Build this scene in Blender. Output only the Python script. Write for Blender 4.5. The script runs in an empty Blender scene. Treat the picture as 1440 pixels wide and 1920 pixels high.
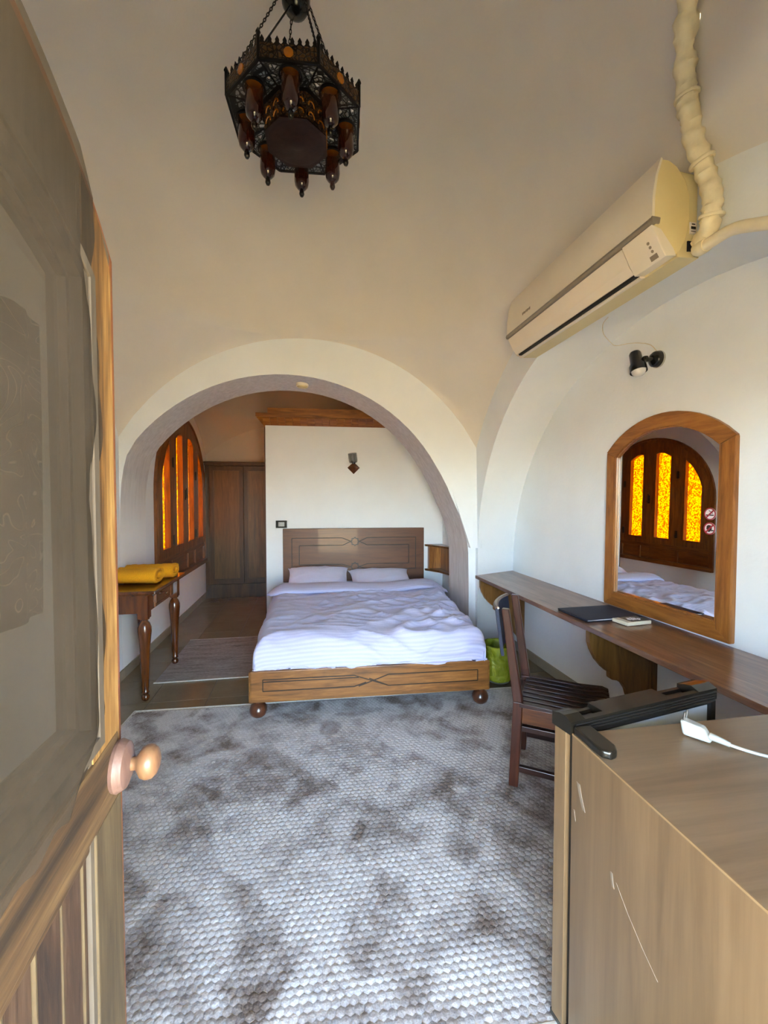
import bpy, bmesh, math, random
from mathutils import Vector, Matrix, noise
from mathutils.geometry import tessellate_polygon

random.seed(7)
SC = bpy.context.scene
COL = SC.collection
PI = math.pi
def R(d): return math.radians(d)

# ---------------------------------------------------------------- camera
CAM_H = 1.45
YAW, PITCH = R(10.40), R(1.78)
cam_d = bpy.data.cameras.new('camera')
cam_d.sensor_fit = 'VERTICAL'; cam_d.sensor_height = 24.0
cam_d.lens = 790.0 / 1920.0 * 24.0
cam_d.clip_start = 0.02
cam = bpy.data.objects.new('camera', cam_d); COL.objects.link(cam)
fw = Vector((math.sin(YAW)*math.cos(PITCH), math.cos(YAW)*math.cos(PITCH), -math.sin(PITCH)))
rt = Vector((math.cos(YAW), -math.sin(YAW), 0)); up = rt.cross(fw)
cam.matrix_world = Matrix(((rt.x, up.x, -fw.x, 0), (rt.y, up.y, -fw.y, 0), (rt.z, up.z, -fw.z, CAM_H), (0, 0, 0, 1)))
SC.camera = cam

# ---------------------------------------------------------------- sky and sun
W = bpy.data.worlds.new('sky'); SC.world = W; W.use_nodes = True
nt = W.node_tree; nt.nodes.clear()
wo = nt.nodes.new('ShaderNodeOutputWorld'); bg = nt.nodes.new('ShaderNodeBackground')
sky = nt.nodes.new('ShaderNodeTexSky'); sky.sky_type = 'NISHITA'
sky.sun_disc = False; sky.sun_elevation = R(52); sky.sun_rotation = R(61)
sky.air_density = 1.0; sky.dust_density = 1.0; sky.ozone_density = 1.0
nt.links.new(sky.outputs[0], bg.inputs[0]); nt.links.new(bg.outputs[0], wo.inputs[0])
bg.inputs[1].default_value = 1.02

sd = bpy.data.lights.new('sun', 'SUN'); sd.energy = 9.0; sd.angle = R(0.6); sd.color = (1.0, 0.95, 0.87)
sun = bpy.data.objects.new('sun', sd); COL.objects.link(sun)
# the sun stands high on the right, a little beyond the house: no direct beam enters the doorway
SUN_FROM = Vector((0.55, 0.30, 1.05)).normalized()
sun.rotation_euler = SUN_FROM.to_track_quat('Z', 'Y').to_euler()

SC.view_settings.view_transform = 'Standard'; SC.view_settings.look = 'None'
SC.view_settings.gamma = 1.0; SC.view_settings.use_curve_mapping = False
SC.view_settings.exposure = 3.5
SC.cycles.use_denoising = True
SC.cycles.max_bounces = 14; SC.cycles.diffuse_bounces = 9; SC.cycles.glossy_bounces = 5
SC.cycles.transparent_max_bounces = 16
SC.cycles.sample_clamp_indirect = 8.0

# ---------------------------------------------------------------- mesh helper
class MB:
    def __init__(s): s.v = []; s.f = []; s.uv = None
    def add(s, vs, fs):
        o = len(s.v); s.v += [tuple(p) for p in vs]; s.f += [tuple(i+o for i in f) for f in fs]; return s
    def box(s, x0, x1, y0, y1, z0, z1):
        return s.add([(x0,y0,z0),(x1,y0,z0),(x1,y1,z0),(x0,y1,z0),(x0,y0,z1),(x1,y0,z1),(x1,y1,z1),(x0,y1,z1)],
                     [(0,3,2,1),(4,5,6,7),(0,1,5,4),(1,2,6,5),(2,3,7,6),(3,0,4,7)])
    def obox(s, c, size, m):
        c = Vector(c); h = [d/2 for d in size]
        vs = [c + m @ Vector((a*h[0], b*h[1], e*h[2])) for e in (-1,1) for a, b in ((-1,-1),(1,-1),(1,1),(-1,1))]
        return s.add(vs, [(0,3,2,1),(4,5,6,7),(0,1,5,4),(1,2,6,5),(2,3,7,6),(3,0,4,7)])
    def bar(s, p, q, w, t, upv=(0,0,1)):
        p, q = Vector(p), Vector(q); d = (q-p); L = d.length; d.normalize()
        u = Vector(upv); sx = d.cross(u).normalized(); u = sx.cross(d)
        m = Matrix((sx, d, u)).transposed()
        return s.obox((p+q)/2, (w, L, t), m)
    def loft(s, A, B, cap=True):
        """solid between two matching closed 3D outlines"""
        n = len(A); o = len(s.v); s.v += [tuple(p) for p in A] + [tuple(p) for p in B]
        for i in range(n):
            j = (i+1) % n; s.f.append((o+i, o+j, o+n+j, o+n+i))
        if cap:
            for loop, k in ((A, 0), (B, n)):
                for t in tessellate_polygon([[Vector(p) for p in loop]]):
                    s.f.append(tuple(o+k+i for i in t))
        return s
    def prism(s, poly, axis, a, b):
        def P(p, w):
            return {'x': (w, p[0], p[1]), 'y': (p[0], w, p[1]), 'z': (p[0], p[1], w)}[axis]
        return s.loft([P(p, a) for p in poly], [P(p, b) for p in poly])
    def holed(s, outer, holes, axis, a, b):
        def P(p, w):
            return {'x': (w, p[0], p[1]), 'y': (p[0], w, p[1]), 'z': (p[0], p[1], w)}[axis]
        loops = [outer] + holes; o = len(s.v); N = sum(len(l) for l in loops)
        for w in (a, b):
            for l in loops: s.v += [P(p, w) for p in l]
        k = 0
        for l in loops:
            for i in range(len(l)):
                j = (i+1) % len(l); s.f.append((o+k+i, o+k+j, o+N+k+j, o+N+k+i))
            k += len(l)
        for t in tessellate_polygon([[Vector((p[0], p[1], 0)) for p in l] for l in loops]):
            s.f.append(tuple(o+i for i in t)); s.f.append(tuple(o+N+i for i in reversed(t)))
        return s
    def tube(s, pts, r, n=10, cap=True):
        pts = [Vector(p) for p in pts]; m = len(pts); o = len(s.v)
        rr = r if isinstance(r, (list, tuple)) else [r]*m
        t0 = (pts[1]-pts[0]).normalized()
        ref = Vector((0,0,1)) if abs(t0.z) < .9 else Vector((1,0,0))
        u = t0.cross(ref).normalized()
        for i, p in enumerate(pts):
            t = (pts[min(i+1,m-1)]-pts[max(i-1,0)]).normalized()
            u = (u - t*u.dot(t)).normalized(); w = t.cross(u)
            for k in range(n):
                a = 2*PI*k/n; s.v.append(tuple(p + (u*math.cos(a)+w*math.sin(a))*rr[i]))
        for i in range(m-1):
            for k in range(n):
                k2 = (k+1) % n; s.f.append((o+i*n+k, o+i*n+k2, o+(i+1)*n+k2, o+(i+1)*n+k))
        if cap:
            s.f.append(tuple(o+k for k in reversed(range(n)))); s.f.append(tuple(o+(m-1)*n+k for k in range(n)))
        return s
    def lathe(s, prof, n=20, c=(0,0,0), m=None, phase=0.0, cap=True):
        """prof: list of (r, z)"""
        o = len(s.v); c = Vector(c)
        for r, z in prof:
            for k in range(n):
                a = 2*PI*k/n + phase; p = Vector((r*math.cos(a), r*math.sin(a), z))
                s.v.append(tuple(c + (m @ p if m else p)))
        for i in range(len(prof)-1):
            for k in range(n):
                k2 = (k+1) % n; s.f.append((o+i*n+k, o+i*n+k2, o+(i+1)*n+k2, o+(i+1)*n+k))
        if cap:
            if prof[0][0] > 1e-6: s.f.append(tuple(o+k for k in reversed(range(n))))
            if prof[-1][0] > 1e-6:
                q = (len(prof)-1)*n; s.f.append(tuple(o+q+k for k in range(n)))
        return s
    def grid(s, fn, nu, nv, closed_u=False, uvfn=None):
        o = len(s.v); W_ = nu if closed_u else nu+1
        for j in range(nv+1):
            for i in range(W_): s.v.append(tuple(fn(i/nu, j/nv)))
        for j in range(nv):
            for i in range(nu):
                i2 = (i+1) % W_; s.f.append((o+j*W_+i, o+j*W_+i2, o+(j+1)*W_+i2, o+(j+1)*W_+i))
        if uvfn:
            s.uv = [uvfn(i/nu, j/nv) for j in range(nv+1) for i in range(W_)]
        return s
    def mesh(s, name, smooth=None, weld=0.0):
        me = bpy.data.meshes.new(name); me.from_pydata(s.v, [], s.f)
        if s.uv:
            lay = me.uv_layers.new(name='UVMap')
            for lp in me.loops: lay.data[lp.index].uv = s.uv[lp.vertex_index]
        bm = bmesh.new(); bm.from_mesh(me)
        if weld: bmesh.ops.remove_doubles(bm, verts=bm.verts, dist=weld)
        bmesh.ops.recalc_face_normals(bm, faces=bm.faces); bm.to_mesh(me); bm.free()
        if smooth is not None:
            me.shade_smooth() if hasattr(me, 'shade_smooth') else None
            me.set_sharp_from_angle(angle=R(smooth))
        return me
    def build(s, name, mat, parent=None, smooth=None, bevel=0.0, loc=None, rot=None, weld=0.0, seg=2, solid=0.0, sub=0):
        o = bpy.data.objects.new(name, s.mesh(name, smooth, weld)); COL.objects.link(o)
        o.data.materials.append(mat)
        if parent: o.parent = parent
        if loc: o.location = loc
        if rot: o.rotation_euler = rot
        if solid:
            m = o.modifiers.new('solid', 'SOLIDIFY'); m.thickness = solid; m.offset = 0
        if sub:
            m = o.modifiers.new('sub', 'SUBSURF'); m.levels = sub; m.render_levels = sub
        if bevel:
            m = o.modifiers.new('bevel', 'BEVEL'); m.width = bevel; m.segments = seg; m.limit_method = 'ANGLE'; m.angle_limit = R(40)
        return o

def thing(name, label, cat, loc=(0,0,0), rot=(0,0,0), group=None):
    o = bpy.data.objects.new(name, None); COL.objects.link(o); o.empty_display_size = .1
    o.location = loc; o.rotation_euler = rot
    o['label'] = label; o['category'] = cat
    if group: o['group'] = group
    return o
def tag(o, label, cat, group=None):
    o['label'] = label; o['category'] = cat
    if group: o['group'] = group
    return o
def struct(o, label=None):
    o['kind'] = 'structure'
    if label: o['label'] = label
    return o
def share(name, me, mat_done_obj, parent, loc, rot=(0,0,0), scale=None):
    o = bpy.data.objects.new(name, me); COL.objects.link(o); o.parent = parent
    o.location = loc; o.rotation_euler = rot
    if scale: o.scale = scale
    return o
def arc(cx, cz, rx, rz, a0, a1, n):
    return [(cx+rx*math.cos(R(a0+(a1-a0)*i/n)), cz+rz*math.sin(R(a0+(a1-a0)*i/n))) for i in range(n+1)]

# ---------------------------------------------------------------- materials
def lin(h):
    h = h.lstrip('#'); c = [int(h[i:i+2], 16)/255 for i in (0,2,4)]
    return tuple((x/12.92 if x <= .04045 else ((x+.055)/1.055)**2.4) for x in c) + (1.0,)
class NT:
    def __init__(s, name):
        s.m = bpy.data.materials.new(name); s.m.use_nodes = True; s.t = s.m.node_tree; s.t.nodes.clear()
        s.out = s.n('ShaderNodeOutputMaterial')
    def n(s, t, **kw):
        x = s.t.nodes.new(t)
        for k, v in kw.items(): setattr(x, k, v)
        return x
    def l(s, a, b): s.t.links.new(a, b)
    def coords(s, kind='Object', scale=(1,1,1), rand=False, rot=(0,0,0)):
        tc = s.n('ShaderNodeTexCoord'); mp = s.n('ShaderNodeMapping')
        mp.inputs['Scale'].default_value = scale; mp.inputs['Rotation'].default_value = rot
        src = tc.outputs[kind]
        if rand:
            oi = s.n('ShaderNodeObjectInfo'); mul = s.n('ShaderNodeMath', operation='MULTIPLY'); mul.inputs[1].default_value = 17.3
            s.l(oi.outputs['Random'], mul.inputs[0]); ad = s.n('ShaderNodeVectorMath', operation='ADD')
            s.l(src, ad.inputs[0]); s.l(mul.outputs[0], ad.inputs[1]); src = ad.outputs[0]
        s.l(src, mp.inputs['Vector']); return mp.outputs[0]
    def noise(s, vec, scale, detail=4, rough=.55, dist=0.0):
        x = s.n('ShaderNodeTexNoise'); x.inputs['Scale'].default_value = scale; x.inputs['Detail'].default_value = detail
        x.inputs['Roughness'].default_value = rough; x.inputs['Distortion'].default_value = dist
        s.l(vec, x.inputs['Vector']); return x.outputs['Fac']
    def ramp(s, fac, stops):
        r = s.n('ShaderNodeValToRGB'); cr = r.color_ramp
        while len(cr.elements) < len(stops): cr.elements.new(.5)
        for e, (p, c) in zip(cr.elements, stops):
            e.position = p; e.color = c if len(c) == 4 else (*c, 1)
        s.l(fac, r.inputs[0]); return r.outputs[0]
    def mix(s, fac, a, b, mode='MIX'):
        x = s.n('ShaderNodeMix', data_type='RGBA', blend_type=mode)
        for sock, v in ((x.inputs[0], fac), (x.inputs[6], a), (x.inputs[7], b)):
            if hasattr(v, 'is_linked'): s.l(v, sock)
            else: sock.default_value = v
        return x.outputs[2]
    def math(s, op, a, b=None):
        x = s.n('ShaderNodeMath', operation=op)
        for sock, v in zip(x.inputs, (a, b)):
            if v is None: continue
            if hasattr(v, 'is_linked'): s.l(v, sock)
            else: sock.default_value = v
        return x.outputs[0]
    def bump(s, h, strength=.3, dist=.01):
        b = s.n('ShaderNodeBump'); b.inputs['Strength'].default_value = strength; b.inputs['Distance'].default_value = dist
        s.l(h, b.inputs['Height']); return b.outputs[0]
    def pbr(s, col, rough=.5, metal=0.0, normal=None, coat=0.0, spec=.5, sheen=0.0, trans=0.0, alpha=None):
        p = s.n('ShaderNodeBsdfPrincipled')
        for k, v in (('Base Color', col), ('Roughness', rough), ('Metallic', metal), ('Coat Weight', coat),
                     ('Specular IOR Level', spec), ('Sheen Weight', sheen), ('Transmission Weight', trans)):
            if hasattr(v, 'is_linked'): s.l(v, p.inputs[k])
            else: p.inputs[k].default_value = v
        if normal: s.l(normal, p.inputs['Normal'])
        s.l(p.outputs[0], s.out.inputs[0]); return p

def plain(name, col, rough=.5, metal=0.0, var=.08, scale=30, bump=0.0, coat=0.0, spec=.5):
    m = NT(name); v = m.coords(); f = m.noise(v, scale, 5)
    c = lin(col); d = tuple(x*(1-var) for x in c[:3])+(1,); e = tuple(min(1, x*(1+var)) for x in c[:3])+(1,)
    colr = m.ramp(f, [(.3, d), (.7, e)])
    m.pbr(colr, rough, metal, m.bump(f, bump, .004) if bump else None, coat, spec); return m.m

def wood(name, dark, mid, light, axis='x', scale=1.0, rough=.4, coat=0.0, knots=0.0, contrast=1.0, bump=.15, rand=True, ring=.9):
    m = NT(name); st = [9.0, 9.0, 9.0]; st['xyz'.index(axis)] = ring
    v = m.coords('Object', tuple(x*scale for x in st), rand)
    a = m.noise(v, 1.6, 5, .6, 1.4); b = m.noise(v, 9.0, 6, .65, .4)
    mixv = m.math('ADD', m.math('MULTIPLY', a, .68), m.math('MULTIPLY', b, .32))
    w = .17/contrast
    colr = m.ramp(mixv, [(.5-w, lin(dark)), (.5, lin(mid)), (.5+w, lin(light))])
    if knots:
        kv = [3.2, 3.2, 3.2]; kv['xyz'.index(axis)] = 1.3
        v2 = m.coords('Object', tuple(x*scale for x in kv), rand)
        vo = m.n('ShaderNodeTexVoronoi'); vo.inputs['Scale'].default_value = 1.5; m.l(v2, vo.inputs['Vector'])
        k = m.ramp(vo.outputs['Distance'], [(.0, (1,1,1,1)), (knots, (.0,.0,.0,1))])
        colr = m.mix(k, colr, tuple(x*.25 for x in lin(dark)[:3])+(1,))
    m.pbr(colr, rough, 0, m.bump(mixv, bump, .003), coat); return m.m

def plaster(name, col, bump=.25, dirt=0.0, rough=.9, scale=1.0):
    m = NT(name); v = m.coords(); a = m.noise(v, 55*scale, 5, .6); b = m.noise(v, 3.0*scale, 4)
    c = lin(col); colr = m.ramp(b, [(.3, tuple(x*(.95-dirt) for x in c[:3])+(1,)), (.7, c)])
    h = m.math('ADD', m.math('MULTIPLY', a, .35), m.math('MULTIPLY', b, 1.2))
    m.pbr(colr, rough, 0, m.bump(h, bump, .01), 0, .25); return m.m

M = {}
M['plaster'] = plaster('white_plaster', '#e3e7eb')
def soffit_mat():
    m = NT('grey_render_shade'); v = m.coords(); a = m.noise(v, 55, 5, .6); b = m.noise(v, 3.0, 4); st_ = m.noise(m.coords('Object', (14, 14, 2)), 2.0, 5, .65)
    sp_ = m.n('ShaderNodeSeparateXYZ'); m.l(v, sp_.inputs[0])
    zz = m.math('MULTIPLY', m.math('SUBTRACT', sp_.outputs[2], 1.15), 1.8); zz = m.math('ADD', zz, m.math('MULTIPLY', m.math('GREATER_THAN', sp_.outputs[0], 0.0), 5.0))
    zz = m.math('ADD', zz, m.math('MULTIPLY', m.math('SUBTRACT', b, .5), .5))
    fac = m.ramp(zz, [(.0, (0,0,0,1)), (.9, (1,1,1,1))])  # painted arch shade fades to white down the left side
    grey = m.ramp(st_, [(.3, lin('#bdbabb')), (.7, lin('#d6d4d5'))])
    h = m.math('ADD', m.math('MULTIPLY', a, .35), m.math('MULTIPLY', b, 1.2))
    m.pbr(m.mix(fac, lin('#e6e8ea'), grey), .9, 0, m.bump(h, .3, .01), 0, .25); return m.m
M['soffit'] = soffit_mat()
M['dome'] = plaster('dome_plaster', '#d8d2cb', .2)
M['nook'] = plaster('nook_shaded_plaster', '#bfb5a8', .2)  # darkened plaster: the nook's lack of light is put into the colour
M['grout'] = plain('grout', '#6f675a', .8)
M['ground'] = plain('sand_ground', '#bb9b62', .95, var=.15, scale=2)
M['skirt'] = plain('skirting_tile', '#9a917f', .25, var=.06, scale=6)
M['pine'] = wood('varnished_pine', '#5d3210', '#8a5420', '#ad7535', 'z', 1, .35, .25, .10)
M['pine_x'] = wood('varnished_pine_x', '#5d3210', '#8a5420', '#ad7535', 'x', 1, .35, .25, .10)
M['pine_y'] = wood('varnished_pine_y', '#5d3210', '#8a5420', '#ad7535', 'y', 1, .35, .25, .10)
M['win_z'] = wood('window_pine', '#3f1f08', '#6e3d14', '#8f5722', 'z', 1, .4, .2, .08)
M['win_y'] = wood('window_pine_y', '#3f1f08', '#6e3d14', '#8f5722', 'y', 1, .4, .2, .08)
M['walnut'] = wood('dark_walnut', '#2c1507', '#4a2810', '#63391a', 'z', 1, .35, .3)
M['walnut_x'] = wood('dark_walnut_x', '#3a200e', '#5f3b1d', '#7c5230', 'x', .8, .33, .3)
M['walnut_y'] = wood('dark_walnut_y', '#2c1507', '#4a2810', '#63391a', 'y', 1, .3, .4)
M['table'] = wood('table_mahogany', '#2f1404', '#5a2d0c', '#743f15', 'z', 1, .25, .6)
M['table_y'] = wood('table_mahogany_y', '#2f1404', '#5a2d0c', '#743f15', 'y', 1, .22, .6)
M['bedpine'] = wood('bed_pine', '#44260c', '#7a4e22', '#976833', 'x', 1, .4, .2, .11)
M['foot'] = wood('turned_foot', '#2b150c', '#4a2818', '#5f3824', 'z', 1, .3, .4)
M['head'] = wood('headboard_veneer', '#391c08', '#5a3011', '#6d3d17', 'x', .7, .45, .12, 0, .7)
M['line'] = plain('carved_line', '#241104', .45)
M['wardrobe'] = wood('wardrobe_wood', '#2a1806', '#3f270f', '#503619', 'z', .8, .4, .15)
M['wardrobe_panel'] = wood('wardrobe_panel_wood', '#3d2810', '#573c1a', '#6b4d28', 'z', .8, .4, .15)
M['desk'] = wood('desk_wood', '#4a2c17', '#765136', '#957054', 'y', .9, .3, .35)
M['bracket'] = wood('bracket_wood', '#4b2d12', '#75501f', '#8a6433', 'z', .8, .45, .1)
M['mirror_wood_z'] = wood('mirror_pine_z', '#5c310f', '#8b5522', '#a76d30', 'z', 1, .42, .1, .10)
M['mirror_wood_y'] = wood('mirror_pine_y', '#5c310f', '#8b5522', '#a76d30', 'y', 1, .42, .1, .10)
M['chair'] = wood('chair_wood', '#1c0c08', '#38190f', '#4c2517', 'z', 1, .3, .35)
M['chair_x'] = wood('chair_wood_x', '#170b08', '#2a1510', '#3a2018', 'x', 1, .3, .35)
M['chair_apron'] = wood('chair_apron', '#2c1307', '#5d3214', '#75441e', 'x', 1, .3, .35)
M['lam_z'] = wood('fridge_laminate_z', '#4b3a27', '#5f4b34', '#6d583f', 'z', .9, .38, 0, 0, .75, .03, True, .5)
M['lam_x'] = wood('fridge_laminate_x', '#5f4b36', '#75604a', '#826d54', 'x', .9, .3, 0, 0, .75, .03, True, .5)
M['lam_edge'] = plain('laminate_edging', '#7a6346', .4)
M['scuff'] = plain('scuffed_laminate', '#75685a', .6)
M['black_plastic'] = plain('black_plastic', '#17140f', .32, var=.1)
M['gasket'] = plain('rubber_gasket', '#100d0b', .5)
M['liner'] = plain('door_liner', '#a9b2b9', .4, var=.02)
M['white_plastic'] = plain('white_plastic', '#9d9f9c', .35, var=.02)
M['cream_plastic'] = plain('cream_plastic', '#e6dcc0', .4, var=.03, scale=8)
M['yellowed'] = plain('yellowed_plastic', '#dccb97', .45, var=.04, scale=6)
M['ac_front'] = plain('ac_front', '#e0d6c4', .35, var=.03, scale=4)
M['ac_grey'] = plain('ac_grey_strip', '#8b8173', .35, .2)
M['ac_under'] = plain('ac_underside', '#cdbf92', .5, var=.05, scale=5)
M['black'] = plain('black_void', '#0a0908', .7)
M['black_gloss'] = plain('black_enamel', '#0d0c0b', .2)
M['grey_mark'] = plain('grey_print', '#8a7c68', .5)
M['red_print'] = plain('red_print', '#8f1d2c', .4)
M['white_print'] = plain('white_print', '#d8d2d3', .4)
M['black_print'] = plain('black_print', '#120d0c', .4)
M['chrome'] = plain('bright_metal', '#c9c6bf', .2, 1.0)
M['steel'] = plain('worn_steel', '#a7a49d', .35, .9, .3, 60, .3)
M['hinge'] = plain('dark_iron', '#2a231c', .4, .7, .2, 40)
M['bulb'] = plain('frosted_bulb', '#d8d8da', .25, var=.02)
M['lagging'] = plain('lagging_tape', '#ddd0ae', .4, var=.14, scale=14, bump=.8)
M['pipe'] = plain('cream_pipe', '#e2d6b8', .4, var=.08, scale=10)
M['wire'] = plain('thin_wire', '#d9cdb6', .6)
M['towel'] = plain('mustard_towel', '#df9a08', .95, var=.16, scale=220, bump=.9)
M['navy'] = plain('navy_leatherette', '#0f1830', .68, var=.15, scale=60, bump=.2)
M['remote_top'] = plain('remote_face', '#4a443a', .4)
M['remote_pale'] = plain('remote_pale_face', '#b9b2a2', .4)
M['knobwood'] = wood('pale_knob_wood', '#61402c', '#77553c', '#806343', 'z', 2, .4, .2)
M['pinkwood'] = wood('pale_rose_wood', '#5c433a', '#6f554b', '#7b6258', 'z', 2, .5, 0)
M['lamp_metal'] = plain('aged_brass', '#3b2a17', .45, .6, .35, 40, .4)
M['lamp_dark'] = plain('blackened_metal', '#120d09', .5, .5, .3, 30)
M['lamp_hub'] = plain('copper_plate', '#2e1912', .4, .6, .3, 25, .3)
M['lamp_orange'] = plain('orange_glass', '#a8641a', .25, .0, .1)
M['pillow'] = None

def filigree():
    m = NT('pierced_tin'); v = m.coords('Object', (1,1,1))
    vo = m.n('ShaderNodeTexVoronoi', feature='DISTANCE_TO_EDGE'); vo.inputs['Scale'].default_value = 46; m.l(v, vo.inputs['Vector'])
    vo2 = m.n('ShaderNodeTexVoronoi', feature='DISTANCE_TO_EDGE'); vo2.inputs['Scale'].default_value = 15; m.l(v, vo2.inputs['Vector'])
    a = m.ramp(vo.outputs['Distance'], [(.08, (0,0,0,1)), (.16, (1,1,1,1))])
    b = m.ramp(vo2.outputs['Distance'], [(.04, (0,0,0,1)), (.10, (1,1,1,1))])
    k = m.math('MULTIPLY', a, b)
    col = m.mix(k, (.012,.011,.01,1), (.8,.84,.8,1))
    p = m.pbr(col, .35, .3, m.bump(k, .5, .004)); t = m.n('ShaderNodeBsdfTransparent'); mx = m.n('ShaderNodeMixShader')
    m.l(m.math('MULTIPLY', k, .8), mx.inputs[0]); m.l(p.outputs[0], mx.inputs[1]); m.l(t.outputs[0], mx.inputs[2]); m.l(mx.outputs[0], m.out.inputs[0]); return m.m
M['filigree'] = filigree()
def band_brass():
    m = NT('chased_brass'); v = m.coords('Object', (1,1,1)); vo = m.n('ShaderNodeTexVoronoi', feature='DISTANCE_TO_EDGE'); vo.inputs['Scale'].default_value = 60; m.l(v, vo.inputs['Vector'])
    k = m.ramp(vo.outputs['Distance'], [(.05, (0,0,0,1)), (.2, (1,1,1,1))])
    m.pbr(m.mix(k, lin('#1e140b'), lin('#5c4326')), .4, .6, m.bump(k, .6, .004)); return m.m
M['band'] = band_brass()
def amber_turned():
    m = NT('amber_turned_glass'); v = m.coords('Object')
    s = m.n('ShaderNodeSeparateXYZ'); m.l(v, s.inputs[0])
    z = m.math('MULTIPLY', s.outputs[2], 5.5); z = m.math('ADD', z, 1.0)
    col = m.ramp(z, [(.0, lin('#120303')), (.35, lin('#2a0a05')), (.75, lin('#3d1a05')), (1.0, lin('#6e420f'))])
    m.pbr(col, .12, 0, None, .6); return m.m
M['amber_turned'] = amber_turned()
def tile_mat():
    m = NT('floor_tile'); v = m.coords('Object', (1,1,1), True); a = m.noise(v, 5, 5); b = m.noise(v, 60, 3)
    f = m.math('ADD', m.math('MULTIPLY', a, .7), m.math('MULTIPLY', b, .3))
    m.pbr(m.ramp(f, [(.3, lin('#71664f')), (.7, lin('#81755e'))]), .16, 0, None, 0, .5); return m.m
M['tile'] = tile_mat()
def fabric(name, col, col2, stripe, scale, bump=.25):
    m = NT(name); uv = m.coords('UV'); sx = m.n('ShaderNodeSeparateXYZ'); m.l(uv, sx.inputs[0])
    w = m.math('SINE', m.math('MULTIPLY', sx.outputs[1], stripe)); w = m.math('GREATER_THAN', w, 0.0)
    v = m.coords(); n = m.noise(v, scale, 3); n2 = m.noise(v, 14, 4, .6, .6)
    col_ = m.mix(w, lin(col), lin(col2))
    rgh = m.math('ADD', m.math('MULTIPLY', w, -.3), .85)
    m.pbr(col_, rgh, 0, m.bump(m.math('ADD', m.math('MULTIPLY', n, .15), m.math('MULTIPLY', n2, .9)), bump, .012), 0, .2, .2); return m.m
M['duvet'] = fabric('satin_stripe_cotton', '#bcbddb', '#b0b2d4', 2*PI/.026, 300)
M['pillow'] = fabric('pillow_cotton', '#cfd0e8', '#c5c6e2', 2*PI/.022, 300)
M['mattress'] = plain('mattress_ticking', '#c9c8d2', .9)
def rug_mat():
    m = NT('mottled_pile'); v = m.coords('Object')
    a = m.noise(v, 3.4, 6, .62, .7); b = m.noise(v, 9, 5, .65, .5); fine = m.noise(v, 170, 3)
    mask = m.math('ADD', m.math('MULTIPLY', a, .66), m.math('MULTIPLY', b, .34))
    light = m.ramp(fine, [(.3, lin('#a6a29e')), (.7, lin('#c9c6c4'))])
    brown = m.ramp(fine, [(.3, lin('#4a3d34')), (.7, lin('#7b6c61'))])
    mid = m.ramp(fine, [(.3, lin('#857e7a')), (.7, lin('#a8a29f'))])
    k1 = m.ramp(mask, [(.45, (0,0,0,1)), (.53, (1,1,1,1))])
    k2 = m.ramp(mask, [(.53, (0,0,0,1)), (.62, (1,1,1,1))])
    col = m.mix(k2, m.mix(k1, light, mid), brown)
    m.pbr(col, .8, 0, m.bump(fine, .5, .004), 0, .25, .15); return m.m
M['rug'] = rug_mat()
def rug2_mat():
    m = NT('faded_weave'); v = m.coords('Object', (1.5, 9, 1)); a = m.noise(v, 2.5, 6, .7, .4); v2 = m.coords('Object', (40, 140, 1)); b = m.noise(v2, 1, 3)
    f = m.math('ADD', m.math('MULTIPLY', a, .6), m.math('MULTIPLY', b, .4))
    m.pbr(m.ramp(f, [(.33, lin('#544c47')), (.46, lin('#8b837e')), (.62, lin('#aaa39d'))]), .95, 0, m.bump(b, .5, .003)); return m.m
M['rug2'] = rug2_mat()
M['fringe'] = plain('rug_edging', '#b7b1a5', .95, var=.15, scale=80, bump=.5)
def amber_glass():
    m = NT('amber_hammered_glass'); v = m.coords('Object'); vo = m.n('ShaderNodeTexVoronoi'); vo.inputs['Scale'].default_value = 55; m.l(v, vo.inputs['Vector'])
    nz = m.noise(v, 25, 3)
    f = m.math('ADD', m.math('MULTIPLY', vo.outputs['Distance'], .7), m.math('MULTIPLY', nz, .6))
    col = m.ramp(f, [(.3, lin('#eec020')), (.55, lin('#c48a08')), (.8, lin('#8a5403'))])
    tr = m.n('ShaderNodeBsdfTranslucent'); m.l(col, tr.inputs[0])
    gl = m.n('ShaderNodeBsdfGlossy'); gl.inputs['Roughness'].default_value = .15; m.l(m.bump(f, .5, .004), gl.inputs['Normal'])
    mx = m.n('ShaderNodeMixShader'); mx.inputs[0].default_value = .05
    m.l(tr.outputs[0], mx.inputs[1]); m.l(gl.outputs[0], mx.inputs[2]); m.l(mx.outputs[0], m.out.inputs[0]); return m.m
M['amber'] = amber_glass()
def mirror_mat():
    m = NT('silvered_mirror'); v = m.coords(); f = m.noise(v, 3, 2)
    m.pbr(m.ramp(f, [(.0, (.80,.81,.80,1)), (1, (.84,.85,.84,1))]), .0, 1.0); return m.m
M['mirror'] = mirror_mat()
def clear_glass(name, tint, fac):
    m = NT(name); t = m.n('ShaderNodeBsdfTransparent'); t.inputs[0].default_value = tint
    g = m.n('ShaderNodeBsdfGlossy'); g.inputs['Roughness'].default_value = .03
    v = m.coords(); m.l(m.ramp(m.noise(v, 8, 2), [(0, (.9,.9,.9,1)), (1, (1,1,1,1))]), g.inputs[0])
    mx = m.n('ShaderNodeMixShader'); mx.inputs[0].default_value = fac
    m.l(t.outputs[0], mx.inputs[1]); m.l(g.outputs[0], mx.inputs[2]); m.l(mx.outputs[0], m.out.inputs[0]); return m.m
M['pane'] = clear_glass('door_glass', (.82,.84,.8,1), .08)
M['shade_glass'] = clear_glass('clear_shade_glass', (.72,.72,.7,1), .2)
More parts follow.
